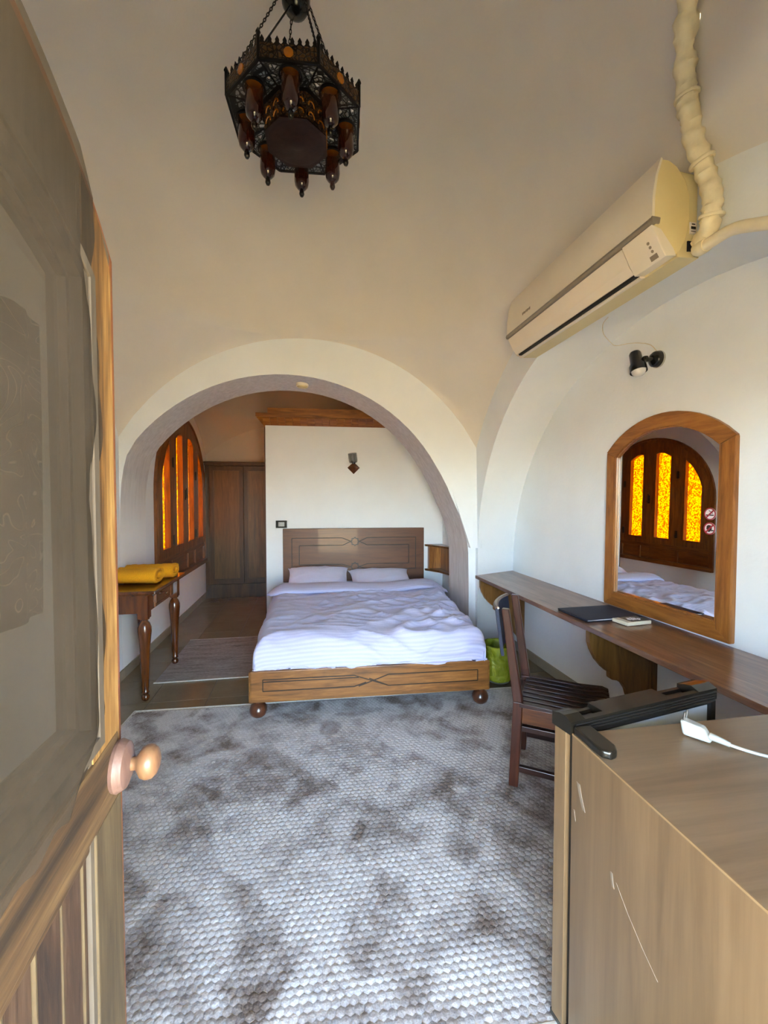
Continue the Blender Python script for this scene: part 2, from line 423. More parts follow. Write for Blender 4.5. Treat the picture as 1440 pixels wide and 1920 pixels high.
def film_mat():
    m = NT('dusty_insect_mesh'); v = m.coords(); f = m.noise(v, 4, 4, .6)
    d = m.n('ShaderNodeBsdfDiffuse'); m.l(m.ramp(f, [(.3, lin('#423b32')), (.7, lin('#504840'))]), d.inputs[0])
    t = m.n('ShaderNodeBsdfTransparent'); t.inputs[0].default_value = (.74,.72,.68,1)
    mx = m.n('ShaderNodeMixShader'); m.l(m.ramp(f, [(.2, (.66,)*3), (.8, (.74,)*3)]), mx.inputs[0])
    m.l(t.outputs[0], mx.inputs[1]); m.l(d.outputs[0], mx.inputs[2]); m.l(mx.outputs[0], m.out.inputs[0]); return m.m
M['film'] = film_mat()
def lace_mat():
    m = NT('embroidered_net'); v = m.coords('Object', (1,1,1)); n = m.n('ShaderNodeTexNoise'); n.inputs['Scale'].default_value = 9; n.inputs['Detail'].default_value = 1.0; n.inputs['Distortion'].default_value = 2.5
    m.l(v, n.inputs['Vector'])
    w = m.math('ABSOLUTE', m.math('SUBTRACT', m.math('FRACT', m.math('MULTIPLY', n.outputs['Fac'], 7.0)), .5))
    k = m.ramp(w, [(.02, (1,1,1,1)), (.07, (0,0,0,1))])
    d = m.n('ShaderNodeBsdfDiffuse'); m.l(m.mix(k, lin('#2a211b'), lin('#d8c8ba')), d.inputs[0])
    tl = m.n('ShaderNodeBsdfTranslucent'); m.l(m.mix(k, lin('#2a211b'), lin('#d8c8ba')), tl.inputs[0])
    a = m.n('ShaderNodeMixShader'); a.inputs[0].default_value = .4; m.l(d.outputs[0], a.inputs[1]); m.l(tl.outputs[0], a.inputs[2])
    t = m.n('ShaderNodeBsdfTransparent'); mx = m.n('ShaderNodeMixShader'); mx.inputs[0].default_value = .93
    m.l(t.outputs[0], mx.inputs[1]); m.l(a.outputs[0], mx.inputs[2]); m.l(mx.outputs[0], m.out.inputs[0]); return m.m
M['lace'] = lace_mat()
def bag_mat():
    m = NT('yellow_plastic_bag'); v = m.coords(); f = m.noise(v, 18, 5, .6, 1.0)
    col = m.ramp(f, [(.3, lin('#8b9220')), (.7, lin('#b3b83a'))]); b = m.bump(f, .9, .02)
    p = m.n('ShaderNodeBsdfPrincipled'); m.l(col, p.inputs['Base Color']); p.inputs['Roughness'].default_value = .22; m.l(b, p.inputs['Normal'])
    tl = m.n('ShaderNodeBsdfTranslucent'); m.l(col, tl.inputs[0]); mx = m.n('ShaderNodeMixShader'); mx.inputs[0].default_value = .25
    m.l(p.outputs[0], mx.inputs[1]); m.l(tl.outputs[0], mx.inputs[2])
    t = m.n('ShaderNodeBsdfTransparent'); t.inputs[0].default_value = lin('#c9cf55'); m2 = m.n('ShaderNodeMixShader'); m2.inputs[0].default_value = .72
    m.l(t.outputs[0], m2.inputs[1]); m.l(mx.outputs[0], m2.inputs[2]); m.l(m2.outputs[0], m.out.inputs[0]); return m.m
M['bag'] = bag_mat()
M['bin'] = plain('grey_bin_plastic', '#55584c', .5)
def weathered(name, axis, d, mid, l, sc=1.0, con=1.3):
    return wood(name, d, mid, l, axis, sc, .75, 0, 0, con, .6, True, .7)
M['door_z'] = weathered('weathered_stile', 'z', '#4a3114', '#86602e', '#bb9456')
M['door_x'] = weathered('weathered_rail', 'x', '#271a0b', '#4c361d', '#6d5433', 1.2)
M['door_grey'] = weathered('greyed_stile', 'z', '#3a3127', '#51473b', '#63594c', 1.0, .8)
M['door_lip'] = wood('door_lip', '#572a0e', '#763e18', '#874f24', 'z', 1, .5, .1)
M['board'] = weathered('weathered_board', 'z', '#20130b', '#3d2819', '#5a4533', 1.5, 1.1)
M['board_pale'] = weathered('pale_board', 'z', '#35291a', '#52432c', '#6a5a3d', 1.2, 1.0)

# ================================================================ STRUCTURE
CX, CY, RX, RY, ZR, HD = 0.03, 1.99, 1.51, 1.69, 2.81, 1.35
XL, XR, YF, YB = CX-RX, CX+RX, CY-RY, CY+RY          # -1.48 .. 1.54, 0.30 .. 3.68
XW = 1.98                                             # right wall behind the niche
YK = 4.22                                             # rear of the arch wall
XLW = -1.465

# ---- floor: slab with single tiles on it
fl = struct(MB().box(-1.7, 2.2, -.15, 6.9, -.12, -.004).build('floor', M['grout']), 'glossy beige tiled floor')
TS = .40
def tile(x0, x1, y0, y1):
    g = .0022; w, d = (x1-x0)/2-g, (y1-y0)/2-g
    mb = MB(); b = .0015
    A = [(-w,-d,-.004),(w,-d,-.004),(w,d,-.004),(-w,d,-.004)]; B = [(-w,-d,-b),(w,-d,-b),(w,d,-b),(-w,d,-b)]
    Cc = [(-w+b,-d+b,0),(w-b,-d+b,0),(w-b,d-b,0),(-w+b,d-b,0)]
    mb.add(A+B+Cc, [(0,1,5,4),(1,2,6,5),(2,3,7,6),(3,0,4,7),(4,5,9,8),(5,6,10,9),(6,7,11,10),(7,4,8,11),(8,9,10,11)])
    me = mb.mesh('tile'); me.materials.append(M['tile']); return me
tcache = {}
ix = [-1.465] + [-1.11+TS*i for i in range(0, 8)] + [1.98]
iy = [-.12] + [.0+TS*i for i in range(0, 17)] + [6.62]
for a in range(len(ix)-1):
    for b in range(len(iy)-1):
        x0, x1, y0, y1 = ix[a], ix[a+1], iy[b], iy[b+1]
        if x1-x0 < .02 or y1-y0 < .02: continue
        key = (round(x1-x0, 3), round(y1-y0, 3))
        if key not in tcache: tcache[key] = tile(x0, x1, y0, y1)
        share('tile', tcache[key], None, fl, ((x0+x1)/2, (y0+y1)/2, 0))

# ---- left wall with the arched window opening
WY0, WY1, WZ0, WZS = 4.45, 6.47, .55, 1.50
WYC, WA, WB = (WY0+WY1)/2, (WY1-WY0)/2, .92
hole = [(WY0, WZ0), (WY1, WZ0)] + arc(WYC, WZS, WA, WB, 0, 180, 28)
struct(MB().holed([(-.2,-.1),(6.9,-.1),(6.9,3.3),(-.2,3.3)], [hole], 'x', -1.70, XLW).build('wall_left', M['plaster']))
# ---- right wall behind the niche
struct(MB().box(XW, 2.2, -.2, 4.3, -.1, 3.3).build('wall_right', M['plaster']))
# ---- right arch (niche) : front outline at XR flares to the wall
def niche(c, a, b, zs, leg):
    return [(c-a-leg, 0)] + [(c-a, zs)] + [(c-a*math.cos(R(t)), zs+b*math.sin(R(t))) for t in range(5, 180, 5)] + [(c+a, zs)] + [(c+a+leg, 0)]
inA = niche(1.95, 1.675, 1.55, 1.0, .02); inB = niche(1.95, 1.86, 1.75, .80, .03)
outer = [(4.3, -.05), (4.3, 3.2), (-.2, 3.2), (-.2, -.05)]
A = [(XR, y, z) for y, z in inA] + [(XR, *p) for p in outer]
B = [(XW+.01, y, z) for y, z in inB] + [(XW+.01, *p) for p in outer]
struct(MB().loft(A, B).build('wall_right_arch', M['plaster'], smooth=30))
# ---- back arch wall between room and bed nook
intr = [(1.475, -.05), (1.475, .55), (1.468, .95), (1.455, 1.06), (1.43, 1.16), (1.40, 1.25), (1.36, 1.345)]
for t in range(18, 172, 4):
    x, z = -.15+1.505*math.cos(R(t)), 1.0+1.50*math.sin(R(t))
    if t < 30: x += .03*(30-t)/16
    if x < -1.385: break
    intr.append((x, z))
intr += [(-1.405, 1.80), (-1.43, 1.70), (-1.449, 1.58), (-1.460, 1.44), (-1.4635, 1.28), (-1.4640, 1.10), (-1.4642, -.05)]
poly = intr + [(XLW-.03, -.05), (XLW-.03, 3.2), (1.62, 3.2), (1.62, -.05)]
o = MB().prism(poly, 'y', YB, YK).build('wall_back', M['plaster'], smooth=25)
struct(o, 'white plaster arch wall between the domed room and the bed nook')
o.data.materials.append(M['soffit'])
for p in o.data.polygons:                                   # arch underside: bare render at the pier, elsewhere shade put into the grey
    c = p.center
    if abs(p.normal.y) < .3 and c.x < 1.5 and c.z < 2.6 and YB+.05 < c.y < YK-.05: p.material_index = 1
# corbelled corner where the two arches spring
struct(MB().loft([(1.473, YB-.001, 1.0), (1.473, YB-.045, 1.0), (1.54, YB-.045, 1.0), (1.585, YB-.045, 1.0), (1.585, YB-.001, 1.0)],
                 [(1.30, YB-.001, 1.55), (1.30, YB-.001, 1.55), (1.54, YB-.003, 1.90), (1.56, YB-.02, 1.90), (1.56, YB-.001, 1.90)])
       .build('trim_1', M['plaster'], smooth=40), 'small plaster corbel at the arch springing')
# ---- front wall with the door opening (the camera stands in it)
op = [(-.31, -.05), (-.31, 1.88)] + [(.15+.46*math.cos(R(t)), 1.88+.17*math.sin(R(t))) for t in range(170, 5, -10)] + [(.61, 1.88), (.61, -.05)]
poly = op + [(2.2, -.05), (2.2, 3.3), (-1.7, 3.3), (-1.7, -.05)]
struct(MB().prism(poly, 'y', -.16, .02).build('wall_front', M['plaster']))
# front arch band under the dome
poly = [(XL-.2, 3.2), (XL-.2, 0)] + [(CX+1.47*math.cos(R(t)), 1.0+1.5*math.sin(R(t))) for t in range(180, -1, -6)] + [(XR+.4, 0), (XR+.4, 3.2)]
poly = [(XL-.2, 3.2), (XL-.2, 1.0)] + [(CX+1.47*math.cos(R(t)), 1.0+1.5*math.sin(R(t))) for t in range(180, -1, -6)] + [(XR+.2, 1.0), (XR+.2, 3.2)]
struct(MB().prism(poly, 'y', 0, YF).build('wall_front_arch', M['plaster'], smooth=30))
# ---- bed nook : partition, right return, back wall
PW0, PW1 = (-.455, 4.945), (1.62, 4.83)                      # partition runs slightly skewed
PZ = 2.315
poly = [PW0, PW1, (PW1[0], 6.9), (PW0[0], 6.9)]
struct(MB().loft([(x, y, -.05) for x, y in poly], [(x, y, PZ) for x, y in poly]).build('wall_headboard', M['plaster']), 'low white partition wall behind the bed')
struct(MB().box(1.60, 1.85, YK-.1, 6.9, -.05, 3.3).build('wall_nook_right', M['plaster']))
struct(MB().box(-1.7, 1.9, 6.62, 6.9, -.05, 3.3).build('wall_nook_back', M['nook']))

# ---- domes on pendentives
def dome(name, cx, cy, rx, ry, zr, h, zc, mat, nth=144):
    def rim(th):
        c, s = math.cos(th), math.sin(th); k = 1.0/max(abs(c), abs(s))
        X, Y = c*k, s*k                                       # on the unit square
        if abs(c) >= abs(s): t = abs(Y)
        else: t = abs(X)
        b = zr-1.0; q = (zc-1.0)/b; a = 1.0/math.sqrt(1-q*q)  # extrados through the corner height zc
        z = 1.0+b*math.sqrt(max(0, 1-(t/a)**2))
        return cx+rx*X, cy+ry*Y, z
    rows = []
    NP, ND = 10, 22
    for j in range(NP+1):
        t = j/NP
        row = []
        for i in range(nth):
            th = 2*PI*i/nth; x0, y0, z0 = rim(th); x1, y1 = cx+rx*math.cos(th), cy+ry*math.sin(th)
            k = t**1.35
            row.append((x0+(x1-x0)*k, y0+(y1-y0)*k, z0+(zr-z0)*t))
        rows.append(row)
    for j in range(1, ND+1):
        ph = PI/2*j/ND; c, s = math.cos(ph), math.sin(ph)
        rows.append([(cx+rx*c*math.cos(2*PI*i/nth), cy+ry*c*math.sin(2*PI*i/nth), zr+h*s) for i in range(nth)])
    mb = MB()
    for r_ in rows: mb.v += r_
    for j in range(len(rows)-1):
        for i in range(nth):
            i2 = (i+1) % nth; mb.f.append((j*nth+i, j*nth+i2, (j+1)*nth+i2, (j+1)*nth+i))
    o = mb.build(name, mat, weld=1e-4)
    o.data.shade_smooth(); return o
struct(dome('ceiling', CX, CY, RX, RY, ZR, HD, 1.918, M['dome']), 'cream plaster dome on pendentives')
struct(dome('ceiling_nook', .07, 5.42, 1.535, 1.21, 2.62, .75, 2.08, M['nook'], 96), 'plaster vault over the bed nook, shade put into its colour')

# ---- skirting tiles along the left wall
sk = struct(MB().box(XLW, XLW+.004, .05, 6.6, 0, .075).build('baseboard_left', M['grout']))
y = .1
me = None
while y < 6.6:
    L = min(.40, 6.6-y)
    if L < .1: break
    if me is None or abs(L-.40) > 1e-6:
        mb = MB().box(0, .011, -L/2+.0015, L/2-.0015, 0, .078); me = mb.mesh('skirting_tile'); me.materials.append(M['skirt'])
    share('skirting_tile', me, None, sk, (XLW, y+L/2, 0)); y += .40
sk2 = struct(MB().bar((PW0[0]-.005, PW0[1]-.006, .04), (PW1[0]-.05, PW1[1]-.006, .04), .012, .078).build('baseboard_headboard', M['skirt']))
struct(MB().box(1.455, 1.475, YB, YK, 0, .075).build('baseboard_arch', M['skirt']))
struct(MB().box(XW-.012, XW, .4, 3.80, 0, .078).build('baseboard_right', M['skirt']))
struct(MB().bar((1.545, 3.637, .039), (1.97, 3.825, .039), .012, .078).build('baseboard_pier', M['skirt']))

# ---- outside: unseen roof added to shade the ground, then a sunlit sandy yard
struct(MB().box(-7, 7, -2.4, -.16, 2.5, 2.66).build('added_shade_roof', M['plaster']), 'unseen roof added outside the door to shade the ground')
struct(MB().box(-40, 40, -60, -.16, -.2, -.13).build('ground_outside', M['ground']))
struct(MB().box(-40, -1.7, -.16, 40, -.2, -.13).build('ground_outside_side', M['ground']))

# ---- wooden cornice with small blocks on top of the partition (trim)
ang = math.atan2(PW1[1]-PW0[1], PW1[0]-PW0[0])
tr = struct(bpy.data.objects.new('trim_2', None)); COL.objects.link(tr)
tr['label'] = 'varnished pine cornice with small blocks along the partition top'
tr.location = (PW0[0], PW0[1], PZ); tr.rotation_euler = (0, 0, ang)
LP = 2.05
MB().prism([(-.004, -.035), (-.004, .0), (-.085, .05), (-.085, .088), (-.07, .092), (.2, .092), (.2, -.035)], 'x', -.0, LP).build('cornice_moulding', M['pine_x'], tr)
MB().loft([(-.09, -.088, .05), (-.09, -.088, .09), (-.09, .9, .09), (-.09, .9, .05)], [(-.0, -.004, -.06), (-.0, -.004, .09), (-.0, .9, .09), (-.0, .9, -.06)]).build('cornice_return', M['pine_y'], tr)
MB().box(-.09, LP, -.094, -.080, .048, .090).build('fascia', M['pine_x'], tr)
MB().box(.035, LP, -.075, -.05, .092, .150).build('upper_board', M['pine_x'], tr)
me = MB().loft([(-.038, -.012, -.034), (.038, -.012, -.034), (.038, -.012+.004, -.030), (-.038, -.008, -.030)],
               [(-.038, -.088, .042), (.038, -.088, .042), (.038, -.07, .046), (-.038, -.07, .046)]).mesh('block'); me.materials.append(M['pine_x'])
for i in range(24): share('block', me, None, tr, (.02+.0825*i, 0, 0))
MB().box(-.012, .0, -.004, .5, -PZ, -.0).build('corner_board', M['walnut'], tr)

# ================================================================ WINDOW (bed nook)
win = struct(bpy.data.objects.new('window_1', None)); COL.objects.link(win)
win['label'] = 'arched wooden window with four amber glass leaves'
win.location = (XLW, 0, 0)
def ring_arch(mb, y0, y1, z0, zs, b, t, x0, x1, n=28):
    yc, a = (y0+y1)/2, (y1-y0)/2
    out = [(y0, z0)] + [(yc-a*math.cos(R(k*180/n)), zs+b*math.sin(R(k*180/n))) for k in range(n+1)] + [(y1, z0)]
    inn = [(y0+t, z0)] + [(yc-(a-t)*math.cos(R(k*180/n)), zs+(b-t)*math.sin(R(k*180/n))) for k in range(n+1)] + [(y1-t, z0)]
    return mb.prism(out+inn[::-1], 'x', x0, x1)
ring_arch(MB(), WY0, WY1, WZ0, WZS, WB, .055, -.10, .018).build('arched_frame', M['win_z'], win, smooth=30)
ring_arch(MB(), WY0-.012, WY1+.012, WZ0-.01, WZS, WB+.012, .03, 0, .028).build('architrave', M['win_z'], win, smooth=30)
MB().box(-.10, .045, WY0-.01, WY1+.01, WZ0-.012, WZ0+.045).build('sill', M['win_y'], win, bevel=.004)
MB().box(-.08, .012, WY0+.05, WY1-.05, .775, .835).build('transom', M['win_y'], win, bevel=.004)
lw = (WY1-WY0-.11)/4
for i in range(4):                                    # lower fixed panels and battens
    ya = WY0+.055+lw*i
    MB().box(-.06, -.012, ya, ya+lw, WZ0+.045, .775).build('lower_panel', M['win_y'], win)
for yb in (WY0+.055+lw, WY0+.055+lw*2.35, WY0+.055+lw*3.1):
    MB().box(-.03, .010, yb-.02, yb+.02, WZ0+.045, .775).build('batten', M['win_z'], win, bevel=.003)
def ztop(y, inset):
    a, b = WA-.055-inset, WB-.055-inset; u = (y-WYC)/a
    return WZS+b*math.sqrt(max(0, 1-u*u)) if abs(u) < 1 else WZS
for i in range(4):
    ya, yb = WY0+.055+lw*i+.0004, WY0+.055+lw*(i+1)-.0004
    zb = .832
    N = 10
    ys = [ya+(yb-ya)*k/N for k in range(N+1)]
    out = [(ya, zb)] + [(y, ztop(y, -.004)) for y in ys] + [(yb, zb)]
    st = .11
    yi = [ya+st+(yb-ya-2*st)*k/N for k in range(N+1)]
    if i in (1, 2):
        inn = [(yi[0], zb+.09)] + [(y, min(ztop(y, .16), ztop(yi[0 if i == 1 else -1], .10))+.02*math.sin(PI*k/N)) for k, y in enumerate(yi)] + [(yi[-1], zb+.09)]
    else:
        inn = [(yi[0], zb+.09)] + [(y, ztop(y, .09)) for y in yi] + [(yi[-1], zb+.09)]
    lf = MB().holed(out, [inn], 'x', -.050, .020).build('leaf', M['win_z'], win, bevel=.003)
    MB().prism(inn, 'x', -.040, -.036).build('pane', M['amber'], lf)
    # bead round the pane
    bd = MB()
    pts = inn + [inn[0]]
    for p, q in zip(pts[:-1], pts[1:]):
        if (Vector(p)-Vector(q)).length > .004: bd.bar((.020, *p), (.020, *q), .012, .012, (1, 0, 0))
    bd.build('bead', M['win_z'], lf)
    if i in (0, 2):
        for zz in (1.0, 1.85 if i == 0 else 1.75):
            MB().box(.020, .025, yb-.02, yb+.02, zz-.05, zz+.05).tube([(.026, yb, zz-.055), (.026, yb, zz+.055)], .006, 8).build('hinge', M['hinge'], lf)
la = MB().box(.020, .030, WYC-.018, WYC+.018, 1.44, 1.56).tube([(.036, WYC, 1.46), (.036, WYC, 1.58)], .007, 8).tube([(.036, WYC-.03, 1.47), (.036, WYC+.03, 1.47)], .006, 8).build('latch', M['hinge'], win)

# ================================================================ WARDROBE
wd = thing('wardrobe', 'dark wooden wardrobe with two panelled doors in the far corner', 'wardrobe', (-1.445, 6.46, 0))
WW, WH = .98, 1.985
MB().box(0, WW, .03, .15, .03, WH-.03).build('carcass', M['wardrobe'], wd)
MB().box(-.005, WW, -.02, .14, WH-.05, WH).box(-.012, WW, -.032, .14, WH-.018, WH+.004).build('top_moulding', M['wardrobe'], wd, bevel=.004)
MB().box(0, WW, -.004, .03, 0, .20).build('plinth', M['wardrobe'], wd, bevel=.003)
MB().box(0, .06, -.002, .03, .20, WH-.05).build('side_stile', M['wardrobe'], wd)
for k, (xa, xb) in enumerate(((.06, .535), (.535, 1.0))):
    dr = MB().holed([(xa+.002, .205), (xb-.002, .205), (xb-.002, WH-.055), (xa+.002, WH-.055)],
                    [[(xa+.055, .275), (xb-.055, .275), (xb-.055, WH-.12), (xa+.055, WH-.12)]], 'y', -.012, .02).build('door', M['wardrobe'], wd, bevel=.003)
    MB().box(xa+.05, xb-.05, .002, .012, .27, WH-.115).build('panel', M['wardrobe_panel'], dr)
    b = MB(); c4 = [(xa+.055, .275), (xb-.055, .275), (xb-.055, WH-.12), (xa+.055, WH-.12)]
    for p, q in zip(c4, c4[1:]+c4[:1]): b.bar((p[0], -.008, p[1]), (q[0], -.008, q[1]), .012, .014, (0, 1, 0))
    b.build('moulding', M['wardrobe'], dr)
    xk = xb-.03 if k == 0 else xa+.025
    MB().lathe([(0, -.012), (.009, -.012), (.007, -.025), (.015, -.036), (.014, -.048), (0, -.052)], 14, (xk, 0, 1.02), Matrix.Rotation(R(-90), 3, 'X').to_3x3() @ Matrix.Scale(-1, 3, Vector((0,0,1)))).build('knob', M['black_gloss'], dr, smooth=40)

# ================================================================ HEADBOARD, SCONCE, SWITCH, CORNER SHELF
HBY = 4.872
hb = thing('headboard', 'wide brown headboard carved with lines and two eight-pointed stars', 'headboard', (.548, HBY, .50), (0, 0, ang))
HW, HH = .815, .612
MB().box(-HW, HW, -.03, -.002, 0, HH).build('panel', M['head'], hb, bevel=.005)
def hl(name, pts):
    b = MB()
    for p, q in zip(pts[:-1], pts[1:]):
        b.bar((p[0], -.031, p[1]), (q[0], -.031, q[1]), .008, .008, (0, 1, 0))
    return b.build(name, M['line'], hb, bevel=.002)
k = 1.63/1230.0
def hp(x, y): return ((x-750)*k, HH-(y-97)*k)
for sx in (1, -1):
    T = lambda pts: [((hp(*p)[0]) * sx, hp(*p)[1]) for p in pts]
    hl('carved_line', T([(712, 213), (640, 180), (210, 180), (210, 458), (640, 458), (712, 433)]))
    hl('carved_line', T([(712, 213), (645, 245), (272, 245), (272, 410), (640, 410), (712, 433)]))
for yy in (213, 433):
    st = []
    for i in range(16):
        r_ = .056 if i % 2 == 0 else .043
        st.append((r_*math.cos(PI*i/8), HH-(yy-97)*k + r_*math.sin(PI*i/8)))
    sobj = MB().prism(st, 'y', -.037, -.028).build('star_rim', M['line'], hb)
    st2 = [((x)*.70, HH-(yy-97)*k+(z-(HH-(yy-97)*k))*.70) for x, z in st]
    MB().prism(st2, 'y', -.042, -.03).build('star', M['head'], sobj, bevel=.003)

sc_ = thing('wall_sconce', 'small wall lamp with clear faceted glass on a dark diamond mount', 'wall lamp', (.538, 4.886, 1.83), (0, 0, ang))
d = .074
MB().add([(-d, 0, -.02), (0, 0, -.02-d), (d, 0, -.02), (0, 0, -.02+d*.95), (0, -.05, -.02)], [(0,1,4),(1,2,4),(2,3,4),(3,0,4),(0,3,2,1)]).build('diamond_mount', M['walnut'], sc_, bevel=.002)
MB().lathe([(.016, .02), (.02, .035), (.03, .04)], 12, (0, -.045, 0)).build('socket', M['black_gloss'], sc_, smooth=40)
mt = Matrix.Rotation(R(-7), 3, 'Y')
MB().lathe([(.043, .035), (.05, .055), (.05, .145), (.047, .145), (.047, .055), (.04, .04)], 8, (0, -.05, 0), mt).build('glass_shade', M['shade_glass'], sc_)
MB().lathe([(.005, .03), (.013, .05), (.012, .10), (.0, .155)], 10, (0, -.05, 0), mt).build('bulb', M['bulb'], sc_, smooth=60)

sw = thing('light_switch', 'black framed light switch with white rocker beside the headboard', 'switch', (-.284, 4.934, 1.161), (0, 0, ang))
MB().box(-.062, .062, -.012, -.001, -.042, .042).build('frame', M['black_gloss'], sw, bevel=.003)
MB().box(-.034, .034, -.016, -.008, -.025, .025).build('rocker', M['white_plastic'], sw, bevel=.002)
for zz in (-.01, .01): MB().box(-.027, -.022, -.0175, -.015, zz-.003, zz+.003).build('mark', M['red_print'], sw)

sh = thing('corner_shelf', 'small brown open box shelf in the corner right of the headboard', 'shelf', (1.595, 4.835, .60))
rimp = [(0, 0), (-.215, .004), (-.215, -.03), (-.17, -.085), (-.10, -.2), (-.05, -.38), (-.03, -.45), (0, -.45)]
MB().prism(rimp, 'z', .29, .312).build('top_board', M['walnut_x'], sh, bevel=.003)
MB().prism(rimp, 'z', .0, .022).build('bottom_board', M['walnut_x'], sh, bevel=.003)
MB().box(-.178, -.162, -.06, -.0, .022, .29).build('side_panel', M['pine'], sh)
MB().box(-.165, -.01, -.012, -.002, .022, .29).build('back_panel', M['pine'], sh)
MB().box(-.018, -.004, -.40, -.012, .022, .29).build('wall_panel', M['pine'], sh)

smoke = thing('smoke_detector', 'round cream smoke detector under the crown of the arch', 'detector', (-.033, 3.93, 2.492))
MB().lathe([(0, -.035), (.036, -.035), (.046, -.028), (.048, -.02)], 24).build('cap', M['yellowed'], smoke, smooth=40)
MB().lathe([(.054, -.021), (.056, -.014), (.054, .006), (0, .006)], 24).build('base', M['cream_plastic'], smoke, smooth=40)

# ================================================================ BED
BA = R(-3.2)
bed = thing('bed', 'wooden double bed frame with ball feet and carved foot board', 'bed', (.435, 2.77, 0), (0, 0, BA))
HWB, BL = .80, 2.07
fb = MB().box(-HWB, HWB, -.025, .02, .13, .335).build('foot_board', M['bedpine'], bed, bevel=.006)
def fl_(pts, par=fb):
    b = MB()
    for p, q in zip(pts[:-1], pts[1:]): b.bar((p[0], -.0255, p[1]), (q[0], -.0255, q[1]), .006, .006, (0, 1, 0))
    return b.build('carved_line', M['line'], par)
fl_([(-.05, .23), (-.13, .205), (-.72, .205), (-.72, .28), (-.13, .28), (.10, .20)])
fl_([(-.72, .265), (-.10, .265)]); fl_([(-.10, .205), (.10, .275), (.72, .275), (.72, .20), (.10, .20), (-.03, .255)])
for s in (-1, 1):
    MB().box(s*HWB-.03 if s > 0 else -HWB-.012, s*HWB+.012 if s > 0 else -HWB+.03, -.018, .05, .125, .33).build('corner_post', M['bedpine'], bed, bevel=.008)
    MB().box(s*(HWB-.012)-.014, s*(HWB-.012)+.014, .02, BL-.04, .13, .325).build('side_rail', M['walnut_y'], bed, bevel=.004)
    for yy in (.03, BL-.12):
        MB().lathe([(0, 0), (.028, .003), (.047, .018), (.056, .042), (.056, .058), (.046, .082), (.028, .097), (.024, .101), (.034, .107), (.034, .122), (0, .122)], 22, (s*.758, yy-.005, .016 if yy < .1 else 0)).build('ball_foot', M['foot'], bed, smooth=45)
MB().box(-HWB, HWB, BL-.06, BL-.02, .13, .40).build('head_rail', M['walnut_x'], bed)
MB().box(-HWB+.02, HWB-.02, .02, BL-.05, .16, .20).build('slat_base', M['walnut_y'], bed)
mat_o = tag(MB().box(-.745, .745, .035, BL-.08, .203, .46).build('mattress', M['mattress'], None, bevel=.04, seg=4, loc=(.435, 2.77, 0), rot=(0, 0, BA)),
    'thick mattress mostly hidden under the white duvet', 'mattress')

def fold1(a, w, r):
    """unfolded distance a over an edge at w with radius r -> (pos, drop)"""
    s = 1 if a >= 0 else -1; a = abs(a); e = w-r
    if a <= e: return s*a, 0.0
    q = (a-e)/r
    if q < PI/2: return s*(e+r*math.sin(q)), r*(1-math.cos(q))
    return s*w, r+(a-e-r*PI/2)
def duvet(u, v):
    yy = -.24 + v*1.72                          # unfolded along the bed
    t = max(0, min(1, yy/1.45)); w = .775+.08*t; side = .27
    a = (u*2-1)*(w+side-.04)
    x, dx = fold1(a, w, .11)
    if yy < .13:
        q = .13-yy; r0 = .13
        y, dy = (r0-r0*math.sin(min(q/r0, PI/2)), r0*(1-math.cos(min(q/r0, PI/2))) + max(0, q-r0*PI/2))
    else: y, dy = yy, 0.0
    drop = max(dx, dy) + .25*min(dx, dy)
    top = .545
    z = top - drop
    # wrinkles: long soft ridges that run diagonally and gather on the right
    p = Vector((x*1.5+yy*.9, yy*2.6-x*1.1, .3))
    n1 = noise.noise(p*1.7); n2 = 1-abs(noise.noise(Vector((x*1.3+yy*1.4, (yy*3.9-x*1.9), 5.0))*1.5)); n3 = 1-abs(noise.noise(Vector((x*2.1-yy*2.4, yy*6.1+x*2.6, 9.0))*1.6))
    gather = .35+.65*max(0, min(1, (x+.5)/1.1))
    k = 1.0 - .45*min(1, drop/.1)
    h = .020*n1 + gather*(.040*(n2**4) + .030*(n3**5)) - .016
    z += h*k
    if drop > .05:
        x += (.012*math.sin(yy*21+1)+.010*noise.noise(Vector((yy*7, 3, 1)))) * (1 if x > 0 else -1) * min(1, dx*6)
    if dy > 0: y += min(1, dy*8)*(.012*noise.noise(Vector((x*4, yy*5, 1))) - .030*gather*(n3**5) - .022*(n2**5) + .008)
    z += .02*noise.noise(Vector((x*1.2, yy*1.1, 7)))
    zmin = .338+.006*math.sin(x*9)
    if dx > dy and yy > .1: zmin = .36
    return (x, y, max(z, zmin))
dv = MB().grid(duvet, 110, 130, uvfn=lambda u, v: (u*1.9, v*1.72))
dvo = dv.build('duvet', M['duvet'], None, loc=(.435, 2.77, 0), rot=(0, 0, BA), solid=.012); dvo.data.shade_smooth()
tag(dvo, 'crumpled white satin-striped duvet spread over the bed', 'duvet')
def turn(u, v):                                  # the turned-down top edge of the duvet
    a = v*2*PI; w = .90
    x = (u*2-1)*w; e = abs(u*2-1)
    pinch = max(.12, (1-max(0, (e-.88)/.12)**1.4))
    y0 = 1.455 + .03*math.sin(u*7+1) + .03*noise.noise(Vector((u*5, 1, 2))) - (.05 if x < 0 else .08)*max(0, e-.8)*4
    wy = .17*(.6+.4*pinch) ; hz = .036*pinch
    y = y0 + wy*math.cos(a)*(1 if pinch > .3 else .5); z = .548 + hz*math.sin(a)*(1.2 if math.sin(a) > 0 else .7)
    z += .014*(1-abs(noise.noise(Vector((x*2.2+y*4, y*7, 3)))))**2*(1 if math.sin(a) > 0 else 0) + .018*noise.noise(Vector((x*2.6, 4, 1)))
    z -= .055*max(0, e-.84)*5
    return (x, y, z)
tn = MB().grid(turn, 80, 22, uvfn=lambda u, v: (u*1.9, v*.5)).build('turned_edge', M['duvet'], dvo); tn.data.shade_smooth()
